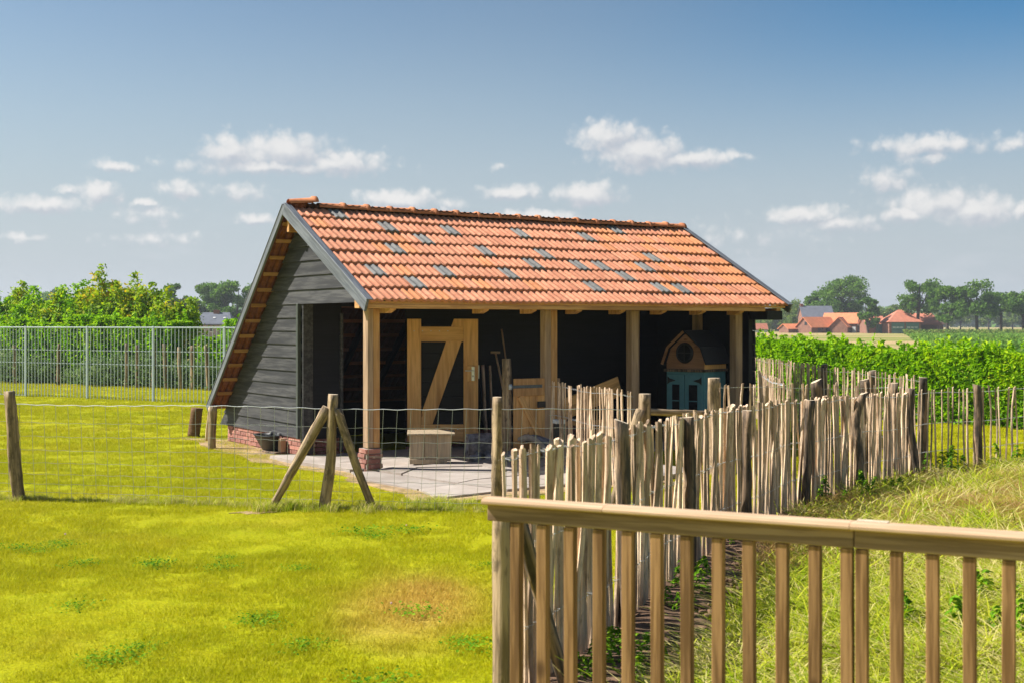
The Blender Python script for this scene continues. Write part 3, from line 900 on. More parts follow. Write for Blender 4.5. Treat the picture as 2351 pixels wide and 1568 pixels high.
# timber batten fixed on post two
box('post_batten', 2.775, 2.815, -.05, .02, 0, 1.08, M['oakgrey'], barn)

# --- slabs
def slab(name, pts, z, parent, mat, thick=.07):
    n = len(pts)
    V = [(x, y, z) for x, y in pts] + [(x, y, z - thick) for x, y in pts]
    return link(name, mesh_from(V, [tuple(range(n)), tuple(range(n, 2 * n))[::-1]] + [(i, i + n, (i + 1) % n + n, (i + 1) % n) for i in range(n)], name), parent, mat)
paving = empty('concrete_paving'); tag(paving, 'worn concrete paving slabs in and before the barn', kind='structure')
fl = []
def Wp(s, t): p = W(s, t); return (p.x, p.y)
for i in range(5):
    for j in range(2):
        a, b = .02 + i * 1.26, .02 + (i + 1) * 1.26 - .012
        c, d = -.03 + j * 1.02, -.03 + (j + 1) * 1.02 - .012
        slab('slab', [Wp(a, c), Wp(b, c), Wp(b, d), Wp(a, d)], .03 + .002 * ((i + j) % 2), paving, M['concrete'])
apron = [
 [(-1.93, 14.98), (-1.72, 14.28), (-1.02, 13.42), (-.62, 13.82), (-1.30, 14.62), (-1.66, 15.04)],
 [(-1.00, 13.40), (-.80, 12.86), (-.66, 12.80), (-.06, 13.32), (-.60, 13.80)],
 [(-.60, 13.83), (-.05, 13.34), (.60, 13.75), (.10, 14.55), (-.42, 14.15)],
 [(-1.28, 14.64), (-.60, 13.85), (-.43, 14.17), (.08, 14.58), (-.35, 15.45), (-1.15, 15.28)],
 [(.62, 13.77), (1.7, 14.4), (2.3, 15.1), (1.3, 16.3), (.55, 15.95), (.12, 14.57)],
 [(-1.62, 15.07), (-1.30, 14.66), (-1.17, 15.30), (-.37, 15.47), (.10, 14.60), (.53, 15.97), (.35, 16.45), (-1.50, 15.28)],
 [(-2.05, 15.20), (-1.95, 15.02), (-1.70, 15.10), (-1.78, 15.24), (-2.85, 16.80), (-3.22, 16.62), (-2.75, 15.9)],
]
for i, p in enumerate(apron): slab('slab', p, .034 + .004 * i, paving, M['concrete'], .08)
flat_patch('sandy_strip', [(-3.35, 16.3), (-2.6, 15.45), (-2.0, 14.75), (-1.85, 14.2), (-1.15, 13.2), (-.85, 12.6), (-.55, 12.55), (.2, 13.15), (1.8, 14.2), (1.5, 15.0), (-1.3, 15.3), (-2.9, 17.4), (-4.3, 19.35), (-5.1, 19.6), (-4.6, 18.6)], .016, M['sand'])
flat_patch('bare_earth', [(-2.68, 11.85), (-2.45, 11.80), (-2.28, 11.9), (-2.5, 11.98)], .014, M['sand'], jag=.05)

# ================================================================== things in and by the barn
# wooden nesting box on the concrete
nb = empty('wooden_box', (-1.03, 15.9, .045), rad(4), 'greyed wooden box with a sloping lid on the barn floor, under the open door', 'box')
for k in range(3):
    link('board', box_mesh(-.25 + k * .168, -.25 + k * .168 + .163, -.17, -.152, .03, .36, .003), nb, M['boxwood'])
link('side_panel', box_mesh(.235, .252, -.151, .2, .03, .36, .003), nb, M['boxwood'])
link('side_panel', box_mesh(-.268, -.251, -.17, .2, .03, .36, .003), nb, M['boxwood'])
link('back_panel', box_mesh(-.25, .234, .185, .2, .03, .36, .003), nb, M['boxwood'])
link('bottom_rail', box_mesh(-.27, .2, -.19, -.171, .0, .06, .003), nb, M['boxwood'])
o = link('lid', box_mesh(-.30, .30, -.22, .24, .37, .392, .004), nb, M['boxwood']); o.rotation_euler = (rad(1.5), 0, 0)

# hollow log (left dark mouth) and an arched stone shelter beside it
def tube_mesh(L, ro, ri, seed=0, arc=2 * math.pi, a0=0, sides=20, rings=8, lump=.08):
    r = random.Random(seed); V, F = [], []
    ph = [r.uniform(0, 6) for _ in range(4)]
    full = abs(arc - 2 * math.pi) < 1e-3
    n = sides if full else sides + 1
    for lay, rr in ((0, ro), (1, ri)):
        for i in range(rings):
            for k in range(n):
                a = a0 + arc * k / sides
                q = rr * (1 + lump * (math.sin(2 * a + ph[0] + i * .3) * .6 + math.sin(5 * a + ph[1] + i) * .3 + r.uniform(-.3, .3) * (1 - lay)))
                V.append((L * i / (rings - 1), q * math.cos(a), q * math.sin(a)))
    m = rings * n
    for i in range(rings - 1):
        for k in range(sides if full else sides):
            a, b = i * n + k, i * n + (k + 1) % n
            F.append((a, a + n, b + n, b)); F.append((m + a, m + b, m + b + n, m + a + n))
    for k in range(sides):
        a, b = k, (k + 1) % n
        F.append((a, b, m + b, m + a)); e = (rings - 1) * n; F.append((e + a, m + e + a, m + e + b, e + b))
    me = mesh_from(V, F, 'shell', True); return me
lg = empty('hollow_log', (-.60, 16.55, .19), rad(12), 'grey mottled hollow log lying before the door, dark mouth to the left', 'log')
me = tube_mesh(.62, .17, .13, 3); link('shell', me, lg, M['stone'])
for k in range(4):
    pole('root_stub', (.1 + .14 * k, -.10, -.06), (.12 + .15 * k, -.22, -.17), .06, .03, M['stone'], lg, seed=k, bend=.01)
sa = empty('arched_shelter', (.22, 16.35, .03), rad(70), 'rounded grey stone shelter with pale rim before the plank gate', 'animal shelter')
me = tube_mesh(.5, .30, .23, 5, math.pi, 0, 18); link('arch', me, sa, M['stone'])
me = tube_mesh(.06, .31, .24, 6, math.pi, 0, 18, 3); link('rim', me, sa, M['stonerim'], Matrix.Translation((-.065, 0, 0)))
# rubble below them
for k, (x, y, r_) in enumerate([(-.25, 16.1, .10), (.0, 16.05, .13), (-.5, 16.15, .08), (.55, 16.2, .10)]):
    bm = bmesh.new(); bmesh.ops.create_icosphere(bm, subdivisions=2, radius=r_)
    q = random.Random(k)
    for v in bm.verts: v.co = v.co * (1 + q.uniform(-.14, .14)); v.co.z *= .6
    me = bpy.data.meshes.new('stone'); bm.to_mesh(me); bm.free()
    o = link('stone', me, None, M['stone']); o.location = (x, y, .03 + r_ * .5)
    tag(o, ['fist sized grey stone left of the middle on the barn floor', 'largest grey stone on the barn floor before the gate', 'smallest grey stone lying against the hollow log', 'grey stone on the concrete behind the picket fence'][k], 'stone')

# long handled tools and stakes leaning on the back wall
def at_wall(s, t, z): p = W(s, t, z); return p
for k, (s, z1, r_, t, lab) in enumerate([(2.60, 1.24, .035, 1.88, 'thickest grey stake left of the leaning tools'), (2.69, 1.22, .022, 1.87, 'slim grey stake second from the door'), (2.86, 1.20, .025, 1.85, 'grey stake just left of the spade'), (2.98, 1.19, .018, 1.86, 'thin dark stake touching the spade handle')]):
    o = pole('stake', W(s, t, .03), W(s + .02, T_D - .05, z1), r_, r_ * .9, M['stake'] if k == 0 else M['pale'], bend=.005, seed=20 + k)
    tag(o, lab, 'stake', 'stakes leaning on the black back wall')
sp = empty('spade', W(3.08, 1.5, .03), 0, 'spade with a T handle leaning on the black wall', 'spade')
inv = Matrix.Translation(W(3.08, 1.5, .03)).inverted()
def rel(p): return inv @ Vector(p)
pole('shaft', rel(W(3.06, 1.5, .3)), rel(W(3.10, T_D - .06, 1.38)), .016, .015, M['pale'], sp, bend=.001, seed=3, sides=8)
pole('grip', rel(W(3.10, T_D - .06, 1.38) + Vector((-.07, 0, 0))), rel(W(3.10, T_D - .06, 1.38) + Vector((.07, 0, 0))), .016, .016, M['pale'], sp, bend=.0, seed=3, sides=8)
link('blade', box_mesh(-.09, .09, -.004, .004, .0, .3, .003), sp, M['strap'], Matrix.Rotation(-.3, 4, 'X'))
rk = empty('broom', W(3.25, 1.6, .03), 0, 'long thin broom handle standing taller than the spade', 'broom')
inv = Matrix.Translation(W(3.25, 1.6, .03)).inverted()
pole('handle', rel(W(3.25, 1.6, .05)), rel(W(3.22, T_D - .05, 1.72)), .013, .012, M['oakgrey'], rk, bend=.002, seed=8, sides=8)
link('head', box_mesh(-.16, .16, -.03, .03, -.0, .08, .006), rk, M['coir'])

# sloping plank bench behind the thin pickets
bn = empty('plank_ramp', W(3.35, .35, 0), TH, 'light wooden ramp board sloping up to the middle barn post', 'ramp')
beam('board', (-.3, -.1, .62), (.72, -.1, .93), .03, .28, M['pine'], bn)
for sx in (-.2, .62):
    beam('leg', (sx, .08, .0), (sx, .08, .60 + .25 * (sx + .3)), .07, .07, M['oak'], bn)
beam('crossbar', (-.25, .08, .42), (.68, .08, .42), .06, .06, M['oak'], bn)

# feed bucket hanging on the gable plinth, and the brick-sized block under it
bk = empty('feed_trough', W(-.03, 2.80, .03), TH, 'black rubber feed trough hanging on the brick plinth', 'trough')
V, F = [], []; n = 20
def ring(z_, hx, hy, off=0):
    for k in range(n):
        a = 2 * math.pi * k / n
        x = -hx * (.5 + .5 * math.cos(a)) if False else -abs(hx) + hx * math.cos(a)
        V.append((x + off, hy * math.copysign(abs(math.sin(a)) ** .7, math.sin(a)), z_))
for (z_, hx, hy) in ((.02, .085, .17), (.215, .135, .28), (.235, .145, .295), (.235, .13, .27), (.21, .122, .26), (.045, .075, .17)): ring(z_, hx, hy)
for j in range(5):
    for k in range(n):
        a, b = j * n + k, j * n + (k + 1) % n; F.append((a, b, b + n, a + n))
F.append(tuple(range(n))[::-1]); F.append(tuple(range(5 * n, 6 * n)))
link('tub', mesh_from(V, F, 'tub', True), bk, M['rubber'])
for sy in (-.14, .14):
    link('hook', box_mesh(-.03, .006, sy - .015, sy + .015, .225, .262, .003), bk, M['steel'])
bl = empty('wooden_prop', W(-.09, 2.50, 0), TH, 'short brown wooden block standing between trough and plinth corner', 'block')
link('post', box_mesh(-.02, .06, -.05, .04, .0, .23, .006), bl, M['oakgrey'])
link('foot', box_mesh(-.12, .07, -.06, .38, .0, .045, .006), bl, M['bark'])

# coir roll and stub post by the low rear corner
cr = pole('coir_log', (-5.07, 19.9, 0), (-5.02, 19.9, .47), .095, .09, M['coir'], seed=5, sides=16, bend=.003, lump=.05)
tag(cr, 'brown fibrous round log end standing behind the stub post', 'log')
sp_ = empty('stub_post', (-4.32, 18.0, 0), 0, 'short grey wooden post at the low rear corner of the barn', 'post')
pole('post', (0, 0, -.05), (.02, 0, .62), .058, .055, M['stake'], sp_, M['cutend'], seed=9, bend=.004)
pole('side_stick', (-.09, .05, .12), (-.05, .03, .60), .017, .015, M['pale'], sp_, seed=10, bend=.006)

# play cottage
ph = empty('play_cottage', (2.84, 18.48, .03), 0, 'small teal and wood play cottage with a dark barn roof and round window', 'playhouse')
fr = math.atan2(-.39, .50)
ph.rotation_euler = (0, 0, fr)
# local: x runs from the left front corner (-W) to the right front corner (0); y runs to the back
PW, PD = .64, .66
def pbox(name, x0, x1, y0, y1, z0, z1, mat, parent=ph, bev=.003): return link(name, box_mesh(x0, x1, y0, y1, z0, z1, bev), parent, mat)
pbox('cabinet', -PW, 0, .0, PD, 0, 1.06, M['teal'])
for k in range(2):
    x0 = -PW + .02 + k * .305
    dd = pbox('door', x0, x0 + .295, -.022, -.002, .08, 1.02, M['teal'])
    pbox('pane', x0 + .07 + .02 * (1 - k), x0 + .215, -.027, -.0225, .45, .87, M['tealin'], dd)
    pbox('glazing_bar', x0 + .07 + .02 * (1 - k), x0 + .215, -.031, -.0275, .62, .635, M['teal'], dd)
    hx = x0 + .01 if k == 0 else x0 + .285
    sgn = 1 if k == 0 else -1
    V = [(hx, -.03, .87), (hx, -.03, .99), (hx + sgn * .035, -.03, .96), (hx + sgn * .13, -.03, .935), (hx + sgn * .13, -.03, .925), (hx + sgn * .035, -.03, .90)]
    V2 = [(x, -.0225, zz) for x, y, zz in V]
    link('hinge', mesh_from(V + V2, [tuple(range(6)), tuple(range(6, 12))[::-1]] + [(i, (i + 1) % 6, (i + 1) % 6 + 6, i + 6) for i in range(6)]), dd, M['blackiron'])
pbox('cornice', -PW - .03, .03, -.04, PD + .03, 1.061, 1.10, M['bark'])
pbox('side_rail', -.001, .012, .0, PD, 1.101, 1.19, M['pine'])
prof = [(-PW, 1.10), (-PW, 1.20), (-PW + .07, 1.40), (-PW / 2, 1.62), (-.07, 1.40), (0, 1.20), (0, 1.10)]
V = [(x, 0.0, z_) for x, z_ in prof] + [(x, PD - .02, z_) for x, z_ in prof]; n = len(prof)
link('gable', mesh_from(V, [tuple(range(n)), tuple(range(n, 2 * n))[::-1]] + [(i, (i + 1) % n, (i + 1) % n + n, i + n) for i in range(n)]), ph, M['cottage'])
rp = [(-PW - .05, 1.17), (-PW + .045, 1.42), (-PW / 2, 1.66), (-.045, 1.42), (.05, 1.17)]
for (a, b) in zip(rp, rp[1:]):
    d = Vector((b[0] - a[0], 0, b[1] - a[1])).normalized(); nn = Vector((-d.z, 0, d.x))
    if nn.z < 0: nn = -nn
    V = []
    for yy in (-.055, PD + .04):
        for (x, z_) in (a, b):
            V.append(Vector((x, yy, z_))); V.append(Vector((x, yy, z_)) + nn * .018)
    link('roof_panel', mesh_from(V, [(0, 1, 3, 2), (4, 6, 7, 5), (1, 5, 7, 3), (0, 2, 6, 4), (0, 4, 5, 1), (2, 3, 7, 6)]), ph, M['felt'])
    V = [Vector((x, -.075, z_)) + nn * q for (x, z_) in (a, b) for q in (-.025, .012)] + [Vector((x, -.0555, z_)) + nn * q for (x, z_) in (a, b) for q in (-.025, .012)]
    if a[0] < -PW / 2 - .01: link('verge_board', mesh_from(V, [(0, 1, 3, 2), (4, 6, 7, 5), (1, 5, 7, 3), (0, 2, 6, 4), (0, 4, 5, 1), (2, 3, 7, 6)]), ph, M['cottage'])
def torus_mesh(R, r, a=24, b=8, sx=1):
    V, F = [], []
    for i in range(a):
        t = 2 * math.pi * i / a
        for j in range(b):
            u = 2 * math.pi * j / b
            V.append(((R + r * math.cos(u)) * math.cos(t) * sx, r * math.sin(u), (R + r * math.cos(u)) * math.sin(t)))
    for i in range(a):
        for j in range(b):
            F.append((i * b + j, ((i + 1) % a) * b + j, ((i + 1) % a) * b + (j + 1) % b, i * b + (j + 1) % b))
    return mesh_from(V, F, 'ring', True)
rw = link('round_window', torus_mesh(.135, .022, sx=.95), ph, M['blackiron'], Matrix.Translation((-PW / 2, -.014, 1.34)))
V = [(.125 * math.cos(2 * math.pi * k / 24), -.012, .125 * math.sin(2 * math.pi * k / 24)) for k in range(24)]
V2 = [(x, .012, z_) for x, y, z_ in V]
link('pane', mesh_from(V + V2, [tuple(range(24)), tuple(range(24, 48))[::-1]] + [(i, (i + 1) % 24, (i + 1) % 24 + 24, i + 24) for i in range(24)]), rw, M['tealin'])
link('glazing_bar', box_mesh(-.125, .125, -.015, -.004, -.009, .009), rw, M['blackiron'])
link('glazing_bar', box_mesh(-.008, .008, -.014, -.005, -.125, .125), rw, M['blackiron'])
# small white and blue crate behind the thin pickets
cb = empty('feed_crate', (.60, 15.9, .04), rad(20), 'pale blue white plastic crate behind the thin pickets', 'crate')
pbox('tub', -.06, .06, -.06, .06, 0, .50, M['rubber'], cb)
pbox('lid', -.065, .065, -.065, .065, .501, .55, M['farwhite'], cb)

# ================================================================== fences
pale_meshes = {}
def get_pales(kind):
    if kind in pale_meshes: return pale_meshes[kind]
    L = []
    for i in range(14):
        r = random.Random(i * 7 + len(kind))
        w = r.uniform(.013, .026) if kind == 'thick' else r.uniform(.011, .016)
        me = pole_mesh(1.0, w * 1.05, w * r.uniform(.8, .98), r.uniform(.008, .026) if kind == 'thick' else r.uniform(.005, .016), seed=i * 3 + 1, sides=6, rings=8, lump=.36, flat=r.uniform(.55, .85), slant=r.uniform(-.8, .8))
        me.materials.append(M['pale']); L.append(me)
    pale_meshes[kind] = L
    return L
def along(path, d):
    for a, b in zip(path, path[1:]):
        a, b = Vector(a), Vector(b); L = (b - a).length
        if d <= L: return a + (b - a) * (d / L), (b - a).normalized()
        d -= L
    return b, (b - a).normalized()
def path_len(path): return sum((Vector(b) - Vector(a)).length for a, b in zip(path, path[1:]))
def hz(x, y): return ground_h(x, y)

def paling_fence(name, label, path, spacing, kind, h0, h1, wires=(.28, .6, .95), lean=.030, posts=(), group=None, post_r=.045):
    f = empty(name, (path[0][0], path[0][1], 0), 0, label, 'fence', group)
    org = Vector((path[0][0], path[0][1], 0))
    L = path_len(path); d = .02; n = 0
    ms = get_pales(kind)
    sp_ = []
    while d < L:
        p, dr = along(path, d)
        r = rnd
        h = h0 + (h1 - h0) * d / L + r.uniform(-.028, .02)
        z0 = 0.0 if kind == 'thick' else .02
        m = Matrix.Translation(Vector((p.x, p.y, z0 - .02)) - org) @ Matrix.Rotation(math.atan2(dr.y, dr.x), 4, 'Z') @ Matrix.Rotation(r.gauss(0, lean), 4, 'Y') @ Matrix.Rotation(r.gauss(0, .012), 4, 'X') @ Matrix.Rotation(r.choice((0, math.pi)) + r.uniform(-.3, .3), 4, 'Z') @ Matrix.Diagonal((r.uniform(.8, 1.2), r.uniform(.85, 1.15), h, 1))
        link('paling', ms[r.randrange(14)], f, None, m)
        d += spacing * r.uniform(.65, 1.4); n += 1
    nrm = Vector((0, 0, 0))
    for wz in wires:
        pa, pb = [], []
        k = int(L / .035)
        for i in range(k + 1):
            p, dr = along(path, L * i / k)
            nn = Vector((-dr.y, dr.x, 0)); w = math.sin(i * math.pi / 1.5)
            zz = wz * (h0 + (h1 - h0) * i / k) + .012 * math.sin(i * .11)
            pa.append(Vector((p.x, p.y, zz + .004 * w)) - org + nn * .026 * (1 if i % 4 < 2 else -1))
            pb.append(Vector((p.x, p.y, zz - .004 * w)) - org - nn * .026 * (1 if i % 4 < 2 else -1))
        link('wire', wire_mesh([pa, pb], .0015, 3), f, M['galv'])
    for k, (x, y, h, r_, bend) in enumerate(posts):
        mk = M['bark']
        tx = rnd.uniform(-.03, .03)
        pole('fence_post', Vector((x, y, -.05)) - org, Vector((x + tx, y + rnd.uniform(-.02, .02), h)) - org, r_ * 1.08, r_, mk, f, M['cutend'], bend=bend * 1.3, seed=31 + k, sides=14, rings=14, lump=.3, slant=rnd.uniform(-.5, .6))
    return f

paling_fence('paling_fence', 'long split chestnut paling fence curving away from the railing on dark posts', FENCE_A[:8], .056, 'thick', 1.235, 1.03,
    posts=[(.655, 7.26, 1.24, 0.041, .012), (1.27, 8.88, 1.14, 0.039, .008), (1.93, 10.30, 1.09, 0.037, .01), (2.84, 12.0, 1.07, 0.040, .022), (3.64, 13.1, 1.07, 0.042, .05), (4.66, 14.4, 1.06, 0.042, .022)])
paling_fence('paling_fence', 'widely spaced paling fence at the right edge before the laurel hedge', FENCE_A[7:], .105, 'thin', 1.03, 1.03,
    posts=[(5.70, 15.32, 1.06, .055, .02), (8.4, 16.8, 1.06, .05, .02)])
paling_fence('paling_fence', 'thin paling fence running back from the barn corner along the hedge', [(4.95, 15.1), (4.86, 17.0), (4.68, 18.7), (4.62, 24.2)], .085, 'thin', 1.16, 1.18,
    posts=[(4.95, 15.05, 1.16, .05, .01), (4.9, 17.0, 1.17, .045, .01), (4.7, 18.7, 1.2, .045, .01), (4.62, 24.25, 1.25, .075, .01)])
paling_fence('paling_fence', 'low thin paling fence in the middle of the pen with thick light posts', [(2.45, 15.0), (3.66, 14.95), (4.27, 15.1), (4.7, 15.0)], .085, 'thin', 1.09, 1.09,
    posts=[(3.66, 14.98, 1.12, .07, .01), (4.27, 15.15, 1.13, .05, .01), (4.55, 14.85, 1.1, .045, .01)])
paling_fence('paling_fence', 'short paling fence from the barn end wall into the pen', [(3.55, 17.9), (3.30, 15.15)], .08, 'thin', 1.12, 1.10)
paling_fence('paling_fence', 'thin weathered pickets standing free before the open barn bay', [(.50, 16.15), (.85, 14.9), (1.27, 13.3)], .062, 'thin', 1.05, 1.08)

# sheep netting on rough stakes
net = empty('netting_fence', (-5.04, 12.79, 0), 0, 'galvanised sheep netting across the lawn on peeled stakes with a braced tripod', 'fence')
norg = Vector((-5.04, 12.79, 0))
NPATH = [(-9.6, 13.1), (-5.04, 12.82), (-1.80, 12.21), (-.13, 11.93), (1.27, 12.1)]
def npole(name, p0, p1, r0, r1, **kw):
    return pole(name, Vector(p0) - norg, Vector(p1) - norg, r0, r1, M['stake'], net, M['cutend'], sides=14, rings=16, lump=.26, **kw)
npole('fence_post', (-5.02, 12.76, -.05), (-5.10, 12.76, 1.12), .060, .048, bend=.014, seed=41)
npole('fence_post', (-1.83, 12.14, -.05), (-1.735, 12.16, 1.12), .054, .050, bend=.012, seed=43)
npole('brace', (-2.36, 12.13, -.03), (-1.79, 12.17, .99), .036, .048, bend=.008, seed=45)
npole('brace', (-1.33, 12.10, -.03), (-1.70, 12.15, .97), .036, .046, bend=.012, seed=46)
npole('fence_post', (-.145, 11.86, -.05), (-.125, 11.87, 1.11), .052, .048, bend=.006, seed=47)
npole('fence_post', (1.27, 12.05, -.05), (1.275, 12.06, 1.13), .062, .058, bend=.006, seed=48)
npole('brace', (.92, 11.7, .0), (1.22, 12.0, .98), .045, .04, bend=.01, seed=49)
npole('cross_rail', (1.30, 12.08, .955), (2.15, 12.45, .90), .035, .035, bend=.004, seed=50)
npole('fence_post', (2.42, 14.92, -.05), (2.42, 14.92, 1.16), .072, .068, bend=.006, seed=51)
npole('fence_post', (-9.6, 13.1, -.05), (-9.6, 13.1, 1.1), .05, .045, bend=.01, seed=52)
# loose tie sticking out at the tripod
npole('stub', (-1.70, 12.1, .98), (-1.63, 12.07, .92), .007, .004, bend=.0, seed=53)
hts = [.982, .80, .66, .52, .385, .27, .17, .085, .012]
L = path_len(NPATH)
paths = []
def npt(d, z_, sk=0):
    p, dr = along(NPATH, min(max(d, 0), L))
    sagf = math.sin(d * 2.1) * .008
    return Vector((p.x, p.y, z_ + sagf * (z_ > .5) + .004 * math.sin(d * 23 + z_ * 9))) - norg
for zz in hts:
    paths.append([npt(L * i / 220, zz) for i in range(221)])
hw = wire_mesh([paths[0]], .0036, 5)
link('top_wire', hw, net, M['galv'])
vs = []
d = .05
while d < L:
    skew = .045 * math.sin(d * .9) + rnd.uniform(-.006, .006)
    vs.append([npt(d + skew * (zz - .5) + rnd.uniform(-.003, .003), zz) for zz in hts])
    d += .137
link('wire_mesh', wire_mesh(paths[1:] + vs, .0022, 4), net, M['galv'])
# knots
# ================================================================== terrace railing in the foreground
RL = Vector((-.076, 4.31, 0)); RR = Vector((1.46, 3.57, 0)); RD = (RR - RL).normalized()
rail = empty('terrace_railing', tuple(RL), math.atan2(RD.y, RD.x), 'brown timber railing with rounded cap and square balusters in the foreground', 'railing')
ZT = 1.205
REND = 2.6
def cap_mesh(L):
    prof = [(-.040, 0.0), (-.045, .005), (-.045, .012), (-.040, .018), (-.030, .021), (0, .022), (.030, .021), (.040, .018), (.045, .012), (.045, .005), (.040, 0.0)]
    n = len(prof)
    V = [(0, y, z_) for y, z_ in prof] + [(L, y, z_) for y, z_ in prof]
    F = [(i, i + 1, i + 1 + n, i + n)[::-1] for i in range(n - 1)] + [(0, n, 2 * n - 1, n - 1)[::-1], tuple(range(n)), tuple(range(n, 2 * n))[::-1]]
    me = mesh_from(V, F, 'cap', False)
    return me
M['railcapx'] = wood('railing_cap_wood_x', (.42, .275, .16), (.58, .395, .245), (.34, .21, .115), knots=.15, varyv=.03, axis='X', stretch=40, streak=.2)
M['railx'] = wood('impregnated_pine_x', (.23, .145, .085), (.40, .265, .16), (.11, .065, .035), knots=.7, varyv=.05, axis='X', stretch=40)
cuts = [(-.012, .431), (.4325, 1.224), (1.2255, REND)]
for a, b in cuts:
    link('handrail_cap', cap_mesh(b - a), rail, M['railcapx'], Matrix.Translation((a, 0, ZT - .0215)))
for a, b in ((.0, 1.233), (1.2355, REND)):
    link('top_rail', box_mesh(a, b, -.022, .012, ZT - .078, ZT - .022, .003), rail, M['railx'])
for a, b in ((.0, 1.233), (1.2355, REND)):
    link('bottom_rail', box_mesh(a, b, -.02, .02, .26, .31, .003), rail, M['railx'])
bals = [.103 + k * .1012 for k in range(11)] + [1.213, 1.256] + [1.358 + k * .1025 for k in range(12)]
bme = [box_mesh(-.018, .018, -.018, .018, 0, ZT - .079 - .3125, .002, 'baluster') for _ in range(3)]
for me in bme: me.materials.append(M['rail'])
for k, x in enumerate(bals):
    link('baluster', bme[k % 3], rail, None, Matrix.Translation((x, -.003, .3115)) @ Matrix.Rotation(rnd.uniform(-.004, .004), 4, 'Y'))
link('bleached_patch', box_mesh(1.236, 1.33, .004, .04, ZT + .0005, ZT + .003, .001), rail, M['cutend'])
for x in (0.33, 2.2):
    link('rail_post', box_mesh(x - .035, x + .035, .022, .085, -.1, ZT - .06, .004), rail, M['rail']) if x > 2 else None
# rough corner post with its dark slanting brace beyond the railing end
cp = empty('corner_post', (-.035, 5.55, 0), 0, 'rough dark post with a slanting brace behind the left end of the railing', 'post')
pole('post', (0, 0, -.05), (-.01, 0, 1.02), .044, .040, M['stake'], cp, M['cutend'], seed=61, bend=.006, sides=12)
pole('post', (.052, .03, -.05), (.045, .03, 1.0), .030, .028, M['bark'], cp, M['cutend'], seed=62, bend=.005, sides=12)
pole('brace', (.33, .45, -.05), (.07, .06, .93), .036, .034, M['bark'], cp, seed=63, bend=.008, sides=12)

# grey steel bar fence at the left
bf_ = empty('steel_bar_fence', (-12.1, 31.1, 0), math.atan2(27.9 - 31.1, -6.42 + 12.1), 'tall grey steel bar fence with flat posts before the left hedge', 'fence')
FH = 1.73
Lf = math.hypot(27.9 - 31.1, 5.68)
sp3 = Lf / 3 * 1.0
for k in range(-2, 7):
    x = k * sp3
    link('fence_post', box_mesh(x - .03, x + .03, -.02, .02, 0, FH + .01, .004), bf_, M['galvfence'])
    if k < 6:
        link('top_rail', box_mesh(x + .031, x + sp3 - .031, -.012, .012, FH - .03, FH, .003), bf_, M['galvfence'])
        for zz in (1.16, .84) + ((.03,) if k < 0 else ()):
            link('cross_rail', box_mesh(x + .031, x + sp3 - .031, .011, .025, zz, zz + .018, .0), bf_, M['galvfence'])
bar = box_mesh(-.0055, .0055, -.0055, .0055, 0.02, FH - .031, 0, 'bar'); bar.materials.append(M['galvfence'])
nb_ = 19
for k in range(-1, 5):
    for j in range(1, nb_):
        link('bar', bar, bf_, None, Matrix.Translation((k * sp3 + sp3 * j / nb_, 0, 0)))

